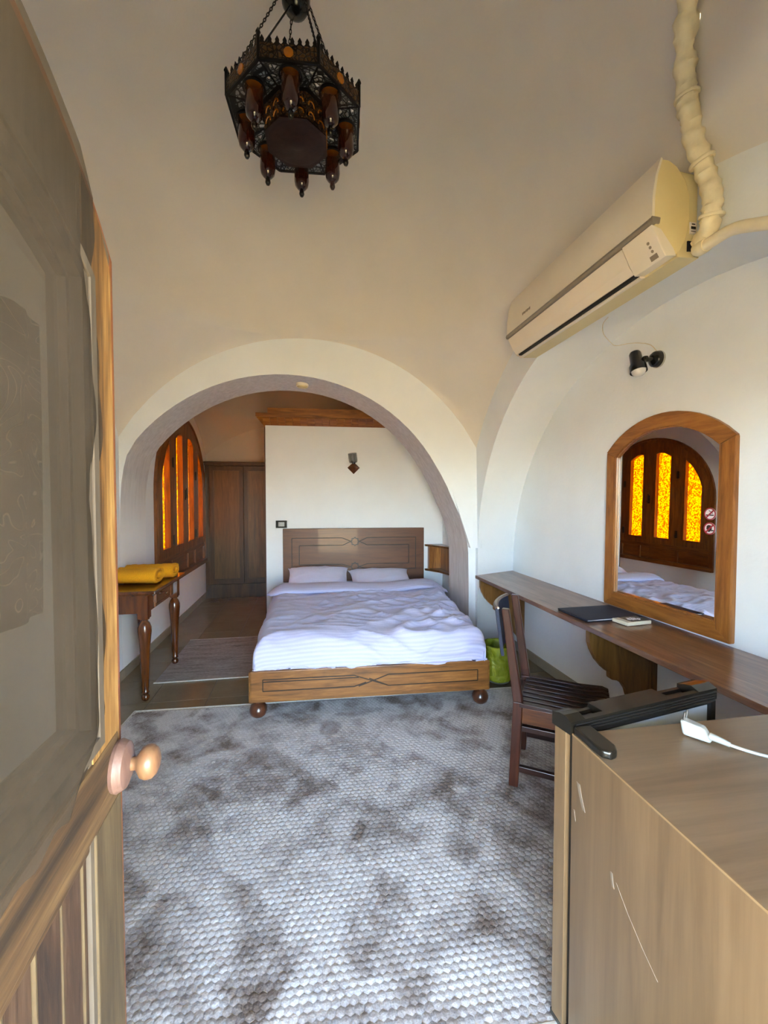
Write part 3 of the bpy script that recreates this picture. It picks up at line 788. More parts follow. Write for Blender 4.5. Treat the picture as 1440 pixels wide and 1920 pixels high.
sheet = MB().grid(lambda u, v: ((u*2-1)*.75, 1.60+v*.40, .478+.006*noise.noise(Vector((u*9, v*4, 2))) ), 30, 12, uvfn=lambda u, v: (u*1.5, v*.4)).build('bed_sheet', M['pillow'], None, loc=(.435, 2.77, 0), rot=(0, 0, BA), solid=.006)
sheet.data.shade_smooth(); tag(sheet, 'strip of white sheet between the duvet fold and the headboard', 'sheet')

def make_pillow(name, label, cxl, cyl, w, dpt, h, tilt, rz, seed, zc):
    def fn(u, v, sgn):
        a, b = u*2-1, v*2-1
        edge = (1-abs(a)**3.2)*(1-abs(b)**3.2); edge = max(0, edge)
        cw = 1+.05*(abs(a)**4)*(abs(b)**4)*2
        x, y = a*w/2*cw*(1-.06*(1-b*b)*abs(a)**2*0), b*dpt/2*cw
        x *= 1-.05*(1-abs(a))*0; 
        z = sgn*h/2*(edge**.45)
        z += sgn*.010*noise.noise(Vector((x*6+seed, y*6, sgn)))*(edge**.3) + .007*(1-abs(noise.noise(Vector((x*5-y*9+seed, x*3, 2)))))**3
        return (x, y, z)
    mb = MB(); n = 26
    mb.grid(lambda u, v: fn(u, v, 1), n, n); mb.grid(lambda u, v: fn(u, v, -1), n, n)
    uvs = [(i/n*w, j/n*dpt) for j in range(n+1) for i in range(n+1)]; mb.uv = uvs+uvs
    o = mb.build(name, M['pillow'], None); o.data.shade_smooth()
    loc = Matrix.Rotation(BA, 4, 'Z') @ Vector((cxl, cyl, 0)); o.location = (.435+loc.x, 2.77+loc.y, zc); o.rotation_euler = (tilt, 0, BA+rz)
    return tag(o, label, 'pillow', 'pillows against the headboard')
make_pillow('pillow', 'white pillow on the left, taller and set straighter against the headboard', -.42, 1.835, .62, .42, .165, R(22), R(0), 1, .572)
make_pillow('pillow', 'white pillow on the right, flatter one beside the corner shelf', .27, 1.835, .64, .42, .15, R(17), R(3), 5, .556)

# ================================================================ SIDE TABLE WITH TOWELS
tb = thing('console_table', 'varnished brown console table with turned legs and a small drawer', 'table', (-1.275, 3.59, 0))
TX, TY = .165, .345
MB().prism([(-TX-.015, -TY-.05), (TX+.055, -TY-.05), (TX+.055, TY+.05), (-TX-.015, TY+.05)], 'z', .775, .80).box(-TX-.012, TX+.04, -TY-.035, TY+.035, .762, .776).build('table_top', M['table_y'], tb, bevel=.006)
leg = MB().box(-.034, .034, -.034, .034, .60, .764).lathe([(0, 0), (.014, .002), (.026, .016), (.028, .03), (.024, .044), (.017, .052), (.025, .06), (.027, .066), (.021, .076),
    (.026, .12), (.030, .25), (.034, .38), (.041, .46), (.045, .505), (.044, .535), (.034, .565), (.024, .578), (.022, .585), (.033, .592), (.034, .60), (0, .602)], 22)
lm = leg.mesh('leg', 40); lm.materials.append(M['table'])
for sx in (-1, 1):
    for sy in (-1, 1): share('leg', lm, None, tb, (sx*.13, sy*TY, 0))
for s in (-1, 1):
    MB().box(-.10, .10, s*TY-.012, s*TY+.012, .635, .764).build('apron', M['table'], tb)
MB().box(-.142, -.118, -TY+.03, TY-.03, .635, .764).build('apron', M['table_y'], tb)
MB().box(.118, .148, -TY+.03, -.18, .635, .764).box(.118, .148, .18, TY-.03, .635, .764).box(.118, .148, -.18, .18, .635, .655).box(.118, .148, -.18, .18, .752, .764).build('drawer_rail', M['table_y'], tb)
dw = MB().box(.12, .154, -.172, .172, .658, .75).build('drawer', M['table_y'], tb, bevel=.006)
MB().lathe([(.007, 0), (.006, .012), (.014, .02), (.014, .028), (0, .034)], 14, (.154, 0, .705), Matrix.Rotation(R(90), 3, 'Y')).build('knob', M['table'], dw, smooth=40)
for s in (-1, 1): MB().box(.142, .152, s*.187-.006, s*.187+.006, .64, .764).build('edge_strip', M['pine'], tb)

def towel(label, x0, x1, yc, w, h, z, rz, phase):
    """towel folded over and rolled flat: a spiral strip drawn along its length"""
    turns, n = 2.3, 70
    prof = []
    for i in range(n+1):
        t = i/n; a = phase-2*PI*turns*t; k = 1-.62*t
        prof.append((w/2*k*math.cos(a)*(1-.0), h/2*k*math.sin(a)*(1 if math.sin(a) > 0 else .9)))
    th = .0125
    def off(i, s):
        a = prof[max(0, i-1)]; b = prof[min(n, i+1)]; tx, tz = b[0]-a[0], b[1]-a[1]; L = math.hypot(tx, tz) or 1
        return (prof[i][0]-tz/L*s, prof[i][1]+tx/L*s)
    ring = [off(i, -th/2) for i in range(n+1)] + [off(i, th/2) for i in reversed(range(n+1))]
    mb = MB(); L = x1-x0; NS = 24; m_ = len(ring)
    for j in range(NS+1):
        s = j/NS; x = L*s
        fat = 1+.05*noise.noise(Vector((s*4+phase, 2, 1)))
        rnd = 1-.12*max(0, (s-.93)/.07)**2
        for (yy, zz) in ring:
            g = .004*noise.noise(Vector((s*14, yy*30, zz*30+phase)))
            mb.v.append((x+.006*noise.noise(Vector((yy*40, zz*40, phase)))*s, yy*fat*rnd+g, h/2+zz*rnd*(1-.04*math.sin(s*5))+g))
    for j in range(NS):
        for i in range(m_):
            i2 = (i+1) % m_; mb.f.append((j*m_+i, j*m_+i2, (j+1)*m_+i2, (j+1)*m_+i))
    for j in (0, NS):
        for i in range(n): mb.f.append((j*m_+i, j*m_+i+1, j*m_+m_-2-i, j*m_+m_-1-i))
    o = mb.build('rolled_towel', M['towel'], None, loc=(x0, yc, z), rot=(0, 0, rz)); o.data.shade_smooth()
    return tag(o, label, 'towel', 'mustard towels on the console table')
towel('folded mustard yellow towel at the front edge of the console table', -1.44, -1.12, 3.50, .235, .125, .801, R(-1), .9)
towel('folded mustard yellow towel lying behind the front towel, nearer the window', -1.44, -1.075, 3.745, .215, .118, .801, R(0), .7)

# ================================================================ RUGS
rug = thing('area_rug', 'large pale grey rug with brown mottling and raised bubble pile', 'rug', (.22, 2.02, 0), (0, 0, R(-2.6)))
RW, RD = 1.42, 0.99
MB().box(-RW, RW, -RD, RD, .001, .010).build('backing', M['fringe'], rug, bevel=.003)
mb = MB(); P_ = .0262; row = 0; yy = -RD+.016
rr = [(0, 1.0, .0135), (1, .52, .0118), (2, 1.0, .001)]
while yy < RD-.014:
    xx = -RW+.016+(P_/2 if row % 2 else 0)
    while xx < RW-.014:
        jx, jy = random.uniform(-.0016, .0016), random.uniform(-.0016, .0016); hh = random.uniform(.6, .95); rad = P_*.60
        o = len(mb.v); mb.v.append((xx+jx, yy+jy, .0095+.0048*hh))
        for kf, zz in ((.60, .0038*hh), (1.0, .0006)):
            for q in range(6):
                a = PI/6+PI/3*q; mb.v.append((xx+jx+rad*kf*math.cos(a), yy+jy+rad*kf*math.sin(a), .0095+zz))
        for q in range(6):
            q2 = (q+1) % 6; mb.f.append((o, o+1+q, o+1+q2)); mb.f.append((o+1+q, o+7+q, o+7+q2, o+1+q2))
        xx += P_
    yy += P_*.866; row += 1
pl = mb.build('bubble_pile', M['rug'], rug); pl.data.shade_smooth(); pl['kind'] = 'stuff'
e = MB().box(-RW-.004, RW+.004, -RD-.006, -RD+.008, .001, .014).box(-RW-.006, -RW+.008, -RD, RD, .001, .014).box(-RW-.004, RW+.004, RD-.008, RD+.006, .001, .014).box(RW-.008, RW+.006, -RD, RD, .001, .014)
e.build('bound_edge', M['fringe'], rug, bevel=.004)
rg2 = thing('small_rug', 'small flat faded grey rug lying beside the bed', 'rug', (-.62, 4.04, 0), (0, 0, R(-.5)))
MB().box(-.56, .40, -.505, .505, .001, .008).build('weave', M['rug2'], rg2, bevel=.002)
for y0_, y1_ in ((-.517, -.503), (.503, .514)): MB().box(-.565, .40, y0_, y1_, .001, .010).build('bound_edge', M['fringe'], rg2, bevel=.002)

# ================================================================ DESK
dk = thing('wall_desk', 'long narrow brown wall desk on scalloped brackets under the mirror', 'desk', (XW, 2.3, 0))
MB().prism([(1.517-XW, -1.75), (1.517-XW, 1.335), (-.004, 1.525), (-.004, -1.75)], 'z', .722, .75).build('desk_top', M['desk'], dk, bevel=.007, seg=3)
bp = [(0, .722), (-.425, .722), (-.432, .70), (-.43, .645), (-.415, .60), (-.385, .545), (-.345, .50), (-.315, .475), (-.298, .468), (-.296, .435), (-.283, .425),
      (-.25, .418), (-.215, .395), (-.19, .36), (-.175, .315), (-.165, .275), (-.15, .262), (-.146, .235), (-.10, .215), (-.06, .17), (-.045, .12), (0, .12)]
for yl in (-.20, 1.30, -1.6):
    MB().prism([(x, z) for x, z in bp], 'y', yl-.017, yl+.017).build('bracket', M['bracket'], dk, bevel=.003)
for yl in (-.20, 1.30, -1.6):
    MB().box(-.03, -.002, yl-.03, yl+.03, .12, .722).build('wall_batten', M['bracket'], dk)

# ================================================================ MIRROR
mr = thing('wall_mirror', 'arched wall mirror in a pine frame standing above the desk', 'mirror', (XW-.006, 2.05, .765), (0, R(0.5), R(1.6)))
MW, MS, MT_, TH = .415, .985, 1.165, .078
def seg_arc(w, zs, zt, n=16):
    s = zt-zs; rad = (w*w+s*s)/(2*s); zc = zt-rad; a = math.asin(w/rad)
    return [(w_, zc+math.sqrt(rad*rad-w_*w_)) for w_ in [w-2*w*i/n for i in range(n+1)]]
oa = seg_arc(MW, MS, MT_); ia = seg_arc(MW-TH, MS-.035, MT_-TH)
def flat(mb, poly, x0, x1): return mb.prism(poly, 'x', x0, x1)
flat(MB(), oa+ia[::-1], -.034, 0).build('top_rail', M['mirror_wood_y'], mr, bevel=.006)
for s in (-1, 1):
    flat(MB(), [(s*MW, 0), (s*MW, MS), (s*(MW-TH), MS-.035), (s*(MW-TH), .05)], -.034, 0).build('side_rail', M['mirror_wood_z'], mr, bevel=.007)
flat(MB(), [(-MW, 0), (MW, 0), (MW-TH, .085), (-MW+TH, .085)], -.033, 0).build('bottom_rail', M['mirror_wood_y'], mr, bevel=.006)
bd = MB(); ib = [(-MW+TH, .085), (MW-TH, .085)] + ia; ib2 = ib+[ib[0]]
for p, q in zip(ib2[:-1], ib2[1:]): bd.bar((-.022, *p), (-.022, *q), .010, .014, (1, 0, 0))
bd.build('inner_bead', M['mirror_wood_z'], mr)
gp = [(-MW+TH-.01, .075), (MW-TH+.01, .075)] + [(y*1.02, z+.008) for y, z in ia]
flat(MB(), gp, -.014, -.008).build('mirror_glass', M['mirror'], mr)
def disc(mb, cy, cz, r, x0, x1, r0=0.0, n=32):
    o_ = [(cy+r*math.cos(2*PI*i/n), cz+r*math.sin(2*PI*i/n)) for i in range(n)]
    if r0: 
        i_ = [(cy+r0*math.cos(2*PI*i/n), cz+r0*math.sin(2*PI*i/n)) for i in range(n)]
        return mb.holed(o_, [i_], 'x', x0, x1)
    return mb.prism(o_, 'x', x0, x1)
# two round stickers on the glass; camera sees +y on the left
sy_, r_s = -.283, .0305
for idx, cz in enumerate((.610, .537)):
    s1 = disc(MB(), sy_, cz, r_s, -.0152, -.0142).build('sticker', M['white_print'], mr)
    s1['label'] = ('round red no smoking sticker', 'round red prohibition sticker with a dark figure')[idx]
    disc(MB(), sy_, cz, r_s, -.0158, -.015, r_s*.80).build('red_ring', M['red_print'], s1)
    q = r_s*.62
    MB().bar((-.0157, sy_+q, cz-q), (-.0157, sy_-q, cz+q), .0075, .0012, (1, 0, 0)).build('red_bar', M['red_print'], s1)
    if idx == 0:
        MB().box(-.0155, -.0149, sy_-.020, sy_+.021, cz-.0085, cz-.003).build('cigarette', M['black_print'], s1)
        MB().bar((-.0153, sy_+.006, cz+.017), (-.0153, sy_-.004, cz+.011), .003, .0008, (1, 0, 0)).bar((-.0153, sy_-.004, cz+.011), (-.0153, sy_-.015, cz+.002), .003, .0008, (1, 0, 0)).build('smoke_mark', M['black_print'], s1)
    else:
        MB().prism([(sy_+.016, cz-.004), (sy_+.015, cz+.013), (sy_+.006, cz+.018), (sy_-.006, cz+.016), (sy_-.012, cz+.006), (sy_-.012, cz-.004), (sy_-.002, cz-.016), (sy_+.008, cz-.017), (sy_+.006, cz-.006)], 'x', -.0155, -.0149).build('dark_figure', M['black_print'], s1)
        MB().box(-.0156, -.0149, sy_-.022, sy_-.008, cz-.012, cz-.006).build('dark_mark', M['black_print'], s1)

# ================================================================ THINGS ON THE DESK
fo = thing('document_folder', 'navy leatherette folder lying flat on the desk', 'folder', (1.755, 2.265, .752), (0, 0, R(2)))
MB().box(-.205, .165, -.145, .125, .0, .005).build('back_cover', M['navy'], fo, bevel=.002)
MB().box(-.195, .16, -.138, .12, .005, .009).build('pages', M['white_print'], fo)
MB().grid(lambda u, v: (-.205+.37*u, -.145+.27*v, .0115+.004*math.sin(PI*u)*(1-v)), 8, 6).build('front_cover', M['navy'], fo, solid=.004)
rm = thing('remote_control', 'small cream remote control with dark face and pale buttons on the desk', 'remote', (1.80, 2.067, .7525), (0, 0, R(6)))
MB().box(-.085, .085, -.052, .052, 0, .019).build('casing', M['cream_plastic'], rm, bevel=.003)
MB().box(-.045, .078, -.044, .046, .0188, .0205).build('dark_face', M['remote_top'], rm)
MB().box(-.08, -.047, -.044, .046, .0188, .0203).build('pale_face', M['remote_pale'], rm)
bm_ = MB().box(-.0065, .0065, -.008, .008, 0, .0022).mesh('button'); bm_.materials.append(M['white_print'])
for i, (bx_, by_) in enumerate([(-.015, .012), (-.005, -.012), (.008, .014), (.012, -.01), (.024, .006), (.03, -.018), (.042, -.006), (-.024, -.006)]):
    share('button', bm_, None, rm, (bx_, by_, .0205), (0, 0, R(18 if i % 2 else -12)))

# ================================================================ CHAIR
ch = thing('slatted_chair', 'dark brown wooden chair with slatted seat drawn up to the desk', 'chair', (1.12, 2.06, .0165), (0, 0, R(-35)))
# local x = forward, local y = left
for s in (-1, 1):
    yc = s*.172
    MB().loft([(-.03, yc-.021, 0), (.016, yc-.021, 0), (.016, yc+.021, 0), (-.03, yc+.021, 0)],
              [(-.012, yc-.021, .43), (.034, yc-.021, .43), (.034, yc+.021, .43), (-.012, yc+.021, .43)]) \
        .loft([(-.012, yc-.021, .43), (.034, yc-.021, .43), (.034, yc+.021, .43), (-.012, yc+.021, .43)],
              [(-.072, yc-.019, .885), (-.036, yc-.019, .885), (-.036, yc+.019, .885), (-.072, yc+.019, .885)]).build('back_leg', M['chair'], ch, bevel=.005)
    MB().box(.345, .385, yc*1.06-.019, yc*1.06+.019, 0, .40).build('front_leg', M['chair'], ch, bevel=.004)
    MB().box(.03, .35, yc-.012, yc+.012, .325, .405).build('side_apron', M['chair_apron'], ch, bevel=.003)
    MB().box(.03, .36, yc-.014, yc+.014, .285, .312).build('side_rail', M['chair_x'], ch, bevel=.003)
    MB().box(-.005, .36, yc-.012, yc+.012, .075, .105).build('stretcher', M['chair_x'], ch, bevel=.003)
MB().box(.355, .378, -.16, .16, .325, .40).build('front_apron', M['chair'], ch)
MB().box(.0, .022, -.16, .16, .345, .40).build('rear_apron', M['chair'], ch)
for i in range(8):
    yc = -.176+.352*i/7
    MB().loft([(.018, yc-.0185, .408), (.30, yc-.0185, .408), (.41, yc-.018, .408-.0), (.425, yc-.018, .40), (.425, yc+.018, .40), (.41, yc+.018, .408), (.30, yc+.0185, .408), (.018, yc+.0185, .408)],
              [(.018, yc-.0185, .427), (.30, yc-.0185, .422), (.40, yc-.018, .428), (.43, yc-.018, .418), (.43, yc+.018, .418), (.40, yc+.018, .428), (.30, yc+.0185, .422), (.018, yc+.0185, .427)]).build('seat_slat', M['chair_x'], ch, bevel=.003)
def back(u, v):
    a = (u*2-1); z = .64+v*.235; x = -.038-.06*(z-.43)/.45-.026*(1-a*a)
    return (x, a*.165, z)
MB().grid(back, 14, 6).build('curved_back', M['navy'], ch, solid=.014)
MB().grid(lambda u, v: (back(u, 1)[0]-.009+.018*v, back(u, 1)[1], .878+.008*math.sin(PI*v)), 14, 3).build('back_top_trim', M['chair'], ch, solid=.01)

# ================================================================ WASTE BIN
bn = thing('waste_bin', 'small waste bin lined with a yellow-green plastic bag beside the bed', 'bin', (1.468, 3.05, .019))
MB().lathe([(0, .004), (.085, .004), (.092, .02), (.106, .285), (.102, .285), (.088, .024), (0, .016)], 28, (.012, .02, 0)).build('bucket', M['bin'], bn, smooth=40)
def bagf(u, v):
    a = 2*PI*u
    if v < .62:   t = v/.62; r = .099+.022*t; z = .010+.29*t
    elif v < .68: t = (v-.62)/.06; r = .121-.012*t; z = .300+.004*math.sin(PI*t)
    else:         t = (v-.68)/.32; r = .108-.024*t; z = .297-.26*t
    if v < .62: r += .007*noise.noise(Vector((math.cos(a)*2.5, math.sin(a)*2.5, z*9))) - .012*max(0, math.sin(a*1+.6))*math.exp(-((z-.19)/.05)**2)
    r += .004*math.sin(a*9+z*30)*min(1, z*4)
    if v < .05: r *= .35+.65*(v/.05)**.5
    return (r*math.cos(a), r*math.sin(a), z)
b_ = MB().grid(bagf, 56, 44, closed_u=True).build('bag_liner', M['bag'], bn); b_.data.shade_smooth()

# ================================================================ AIR CONDITIONER
ac = thing('air_conditioner', 'long yellowed white air conditioner fixed high above the niche', 'air conditioner', (0, 1.45, 0))
AL = 1.20
lens = [(1.36, 2.765), (1.338, 2.70), (1.327, 2.62), (1.326, 2.535), (1.335, 2.50), (1.365, 2.445), (1.395, 2.405), (1.44, 2.412), (1.475, 2.47), (1.492, 2.56), (1.49, 2.64), (1.47, 2.70), (1.43, 2.745), (1.39, 2.765)]
MB().prism([(1.40, 2.41), (1.535, 2.42), (1.535, 2.735), (1.42, 2.74)], 'y', .008, AL-.008).build('rear_chassis', M['ac_under'], ac, bevel=.006)
MB().prism(lens, 'y', .012, AL-.012).build('body_shell', M['ac_front'], ac, smooth=30)
for y0, y1 in ((0, .012), (AL-.012, AL)):
    MB().prism([(x if x < 1.35 else x, z) for x, z in lens], 'y', y0, y1).build('end_cap', M['yellowed'], ac, bevel=.004)
MB().prism([(1.352, 2.768), (1.330, 2.70), (1.318, 2.62), (1.317, 2.54), (1.328, 2.54), (1.329, 2.62), (1.340, 2.70), (1.36, 2.764)], 'y', -.004, .018).build('panel_edge', M['ac_front'], ac)
MB().prism([(1.352, 2.766), (1.331, 2.70), (1.320, 2.62), (1.319, 2.54), (1.328, 2.54), (1.329, 2.62), (1.340, 2.70), (1.36, 2.764)], 'y', .018, AL).build('front_panel', M['ac_front'], ac, smooth=30)
MB().prism([(1.315, 2.513), (1.311, 2.525), (1.315, 2.539), (1.336, 2.539), (1.336, 2.513)], 'y', -.006, AL+.002).prism([(1.311, 2.513), (1.311, 2.539), (1.352, 2.537), (1.348, 2.513)], 'y', -.010, -.003).build('grey_strip', M['ac_grey'], ac, bevel=.004)
MB().prism([(1.325, 2.510), (1.331, 2.500), (1.361, 2.443), (1.385, 2.412), (1.392, 2.414), (1.368, 2.449), (1.340, 2.505)], 'y', .165, AL-.006).build('air_flap', M['ac_front'], ac)
MB().prism([(1.318, 2.512), (1.326, 2.498), (1.356, 2.440), (1.384, 2.398), (1.432, 2.404), (1.42, 2.43), (1.36, 2.50)], 'y', -.002, .158).build('display_box', M['ac_front'], ac, bevel=.003)
MB().prism([(1.388, 2.4105), (1.3925, 2.402), (1.412, 2.402), (1.412, 2.412)], 'y', .16, AL-.03).build('air_slot', M['black'], ac)
MB().prism([(1.410, 2.408), (1.410, 2.396), (1.418, 2.394), (1.440, 2.400), (1.44, 2.412)], 'y', .158, AL-.004).build('lower_lip', M['ac_front'], ac)
MB().prism([(1.435, 2.398), (1.5355, 2.404), (1.5355, 2.43), (1.435, 2.42)], 'y', -.002, AL).build('underside', M['ac_under'], ac, bevel=.003)
def on_face(t):           # point on the display face between strip and lower edge
    a, b = Vector((1.326, 0, 2.498)), Vector((1.384, 0, 2.398)); return a+(b-a)*t
nrm = Vector((-.1, 0, -.058)).normalized()
fm = Matrix((Vector((0, 1, 0)), Vector((.058, 0, -.1)).normalized(), nrm)).transposed()
for t, yy in ((.32, .042), (.47, .040), (.62, .038)):
    MB().lathe([(.006, 0), (.006, .002), (0, .002)], 12, on_face(t)+Vector((-.0005, yy, 0))+nrm*.001, fm).build('indicator', M['grey_mark'], ac)
MB().obox(on_face(.82)+Vector((0, .042, 0))+nrm*.002, (.034, .02, .003), fm).build('receiver_window', M['grey_mark'], ac)
lg = MB()
for i in range(7): lg.box(1.3185, 1.3205, .905+.0135*i, .915+.0135*i, 2.585+.003*(i % 2), 2.600-.002*(i % 3 == 1))
lg.build('maker_mark', M['grey_mark'], ac)
MB().box(1.498, 1.526, .004, .0085, 2.50, 2.545).build('rating_label', M['white_print'], ac)
MB().box(1.502, 1.523, .0025, .0045, 2.518, 2.528).box(1.506, 1.520, .0025, .0045, 2.535, 2.539).box(1.502, 1.523, .0025, .0045, 2.508, 2.510).build('label_print', M['black_print'], ac)
MB().box(1.488, 1.53, .003, .009, 2.425, 2.47).build('pipe_hole', M['black'], ac)

# ---- lagged pipe up into the dome, and drain hose
pp = [(1.515, 1.425, 2.44), (1.50, 1.375, 2.475), (1.488, 1.352, 2.56), (1.468, 1.362, 2.66), (1.43, 1.37, 2.76), (1.405, 1.375, 2.86), (1.385, 1.372, 2.95), (1.365, 1.36, 3.04), (1.335, 1.33, 3.12), (1.29, 1.28, 3.19), (1.23, 1.24, 3.27), (1.15, 1.21, 3.36)]
def smooth_path(pts, n=6):
    out = []; P4 = [Vector(p) for p in pts]
    for i in range(len(P4)-1):
        a, b, c, d_ = P4[max(0, i-1)], P4[i], P4[i+1], P4[min(len(P4)-1, i+2)]
        for k_ in range(n):
            t = k_/n; out.append(.5*((2*b)+(c-a)*t+(2*a-5*b+4*c-d_)*t*t+(3*b-a-3*c+d_)*t**3))
    out.append(P4[-1]); return out
sp = smooth_path(pp, 8)
mb = MB().tube(sp, [.031+.007*noise.noise(Vector((i*.21, 2, 1)))+.004*random.uniform(-1, 1) for i in range(len(sp))], 16)
for i in range(len(mb.v)):
    v = Vector(mb.v[i]); g = noise.noise(v*34)*.008+abs(noise.noise(Vector((v.x*30+v.z*50, v.y*35, v.z*22))))*.009
    c = min(sp, key=lambda p: (p-v).length_squared); mb.v[i] = tuple(v+(v-c).normalized()*g)
lp_ = thing('lagged_pipe', 'pipe wrapped in crumpled cream tape rising from the air conditioner', 'pipe')
mb.build('lagging', M['lagging'], lp_, smooth=50)
for i in (11, 27, 46):
    p, q = sp[i], sp[i+1]
    MB().tube([p, p+(q-p)*.5, q], [.041, .043, .040], 14).build('tape_fold', M['lagging'], lp_, smooth=50)
hz = smooth_path([(1.51, 1.43, 2.425), (1.50, 1.37, 2.415), (1.50, 1.28, 2.41), (1.495, 1.17, 2.36), (1.49, 1.0, 2.28), (1.48, .75, 2.15)], 6)
ho = thing('drain_hose', 'pale drain hose running right from the air conditioner', 'hose')
MB().tube(hz, .021, 14).build('hose', M['pipe'], ho, smooth=50)
MB().tube(hz[:6], [.027, .028, .027, .028, .027, .025], 14).build('taped_end', M['lagging'], ho, smooth=50)

# ---- thin loose wire and black spotlight
wr = smooth_path([(1.56, 1.992, 2.402), (1.66, 2.16, 2.44), (1.79, 2.32, 2.455), (1.925, 2.43, 2.455), (1.972, 2.44, 2.44), (1.975, 2.33, 2.415), (1.975, 2.24, 2.385), (1.974, 2.16, 2.345), (1.972, 2.11, 2.29)], 8)
tag(MB().tube(wr, .0022, 6).build('loose_wire', M['wire'], None, smooth=60), 'thin loose wire hanging from the air conditioner to the black spotlight', 'wire')
sl = thing('wall_spotlight', 'black adjustable wall spotlight above the mirror', 'spotlight', (XW, 2.105, 2.245))
mx = Matrix.Rotation(R(-90), 3, 'Y')
MB().lathe([(.047, .0), (.048, .006), (.047, .012)], 26, (0, 0, 0), mx).build('chrome_ring', M['chrome'], sl, smooth=40)
MB().lathe([(.045, .008), (.044, .03), (.036, .04), (.018, .046), (0, .046)], 26, (0, 0, 0), mx).build('wall_cup', M['black_gloss'], sl, smooth=40)
MB().tube([(-.04, 0, 0), (-.075, .01, -.004)], .012, 12).build('arm', M['black_gloss'], sl, smooth=50)
MB().lathe([(0, -.016), (.013, -.016), (.015, -.01), (.015, .01), (.013, .016), (0, .016)], 14, (-.078, .012, .0)).build('joint', M['black_gloss'], sl, smooth=40)
axis = Vector((-.02, -.30, -1.0)).normalized()
hm = axis.to_track_quat('Z', 'Y').to_matrix()
hc = Vector((-.105, .062, .052))
MB().lathe([(0, -.004), (.026, .0), (.031, .01), (.034, .07), (.044, .088), (.046, .125), (.043, .125), (.040, .095), (.030, .08), (0, .078)], 24, hc, hm).build('lamp_head', M['black_gloss'], sl, smooth=40)
MB().lathe([(0, .08), (.034, .088), (.039, .11), (.036, .130), (.026, .145), (.012, .151), (0, .152)], 20, hc, hm).build('bulb', M['bulb'], sl, smooth=60)

# ================================================================ HANGING LANTERN
LX, LY, LZ = -.035, 2.01, 3.15
lt = thing('hanging_lantern', 'octagonal pierced metal lantern with amber pendants hanging from the dome', 'lantern', (LX, LY, LZ), (0, 0, R(-5)))
RO = .302
def oct_(r, z, ph=PI/8): return [(r*math.cos(PI/4*i+ph), r*math.sin(PI/4*i+ph), z) for i in range(8)]
band_h = .062
for i in range(8):
    a, b = oct_(RO, 0)[i], oct_(RO, 0)[(i+1) % 8]
    A_, B_ = Vector(a), Vector(b); dirv = (B_-A_).normalized(); nv = Vector(((a[0]+b[0])/2, (a[1]+b[1])/2, 0)).normalized(); L = (B_-A_).length
    m3 = Matrix((dirv, nv, Vector((0, 0, 1)))).transposed(); mid = (A_+B_)/2
    pn = MB().obox(mid+Vector((0, 0, band_h/2)), (L, .006, band_h), m3).build('gallery_panel', M['band'], lt)
    # finials
    n_ = 8
    fp = []
    for j in range(n_):
        x0 = -L/2+L*j/n_; w_ = L/n_
        for fx, fz in ((0, 0), (.18, .004), (.30, .012), (.22, .018), (.36, .026), (.5, .034), (.64, .026), (.78, .018), (.70, .012), (.82, .004)):
            fp.append((x0+fx*w_, band_h+fz*.9))
    fp += [(L/2, band_h), (L/2, band_h-.006), (-L/2, band_h-.006)]
    def T3(p, s): return tuple(mid+dirv*p[0]+nv*s+Vector((0, 0, p[1])))
    MB().loft([T3(p, -.0025) for p in fp], [T3(p, .0025) for p in fp]).build('finial_row', M['lamp_dark'], pn)
    MB().lathe([(.019, 0), (.018, .004), (0, .006)], 18, mid+Vector((0, 0, band_h*.52))+nv*.003, Matrix((dirv, Vector((0, 0, 1)), nv)).transposed()).build('medallion', M['lamp_orange'], pn)
    MB().bar(A_+Vector((0, 0, 0)), B_, .010, .008).build('lower_rim', M['lamp_dark'], pn)
    MB().tube([A_, A_+Vector((0, 0, band_h+.04))], .007, 8).lathe([(.0, .0), (.010, .008), (.006, .018), (0, .028)], 10, A_+Vector((0, 0, band_h+.03))).build('corner_post', M['lamp_dark'], pn)
up_ = oct_(RO-.006, .004); dn_ = oct_(.165, .030)
mb = MB()
for i in range(8):
    j = (i+1) % 8
    mb.add([up_[i], up_[j], dn_[j], dn_[i]], [(0,1,2,3)])
mb.build('pierced_plate', M['filigree'], lt, solid=.004)
MB().loft(oct_(.165, .03), oct_(.165, .07)).build('inner_roof', M['lamp_dark'], lt)
for i in range(8): MB().bar(up_[i], dn_[i], .007, .008).build('plate_rib', M['lamp_dark'], lt)
for i in range(8):
    a, b = oct_(.142, 0)[i], oct_(.142, 0)[(i+1) % 8]; mid = (Vector(a)+Vector(b))/2; L = (Vector(a)-Vector(b)).length
    dirv = (Vector(b)-Vector(a)).normalized(); nv = mid.normalized(); m3 = Matrix((dirv, nv, Vector((0, 0, 1)))).transposed()
    MB().obox(mid+Vector((0, 0, -.028)), (L, .004, .115), m3).build('hub_panel', M['band'], lt)
    ar = MB()
    for sx in (-.25, .25):
        for z0 in (-.06, -.015):
            c0 = mid+dirv*(sx*L)+nv*.003+Vector((0, 0, z0))
            ar.tube([c0+dirv*(.016*math.cos(q))+Vector((0, 0, .02*math.sin(q))) for q in [PI*k_/6 for k_ in range(7)]], .0028, 6)
    ar.build('hub_arches', M['lamp_orange'], lt)['kind'] = 'stuff'
hub = MB().loft(oct_(.146, -.086), oct_(.146, -.08)).build('hub_plate', M['lamp_hub'], lt)
MB().lathe([(.0, -.090), (.03, -.0895), (.04, -.087), (.11, -.0875), (.125, -.086)], 16).build('hub_rosette', M['lamp_hub'], hub, smooth=40)
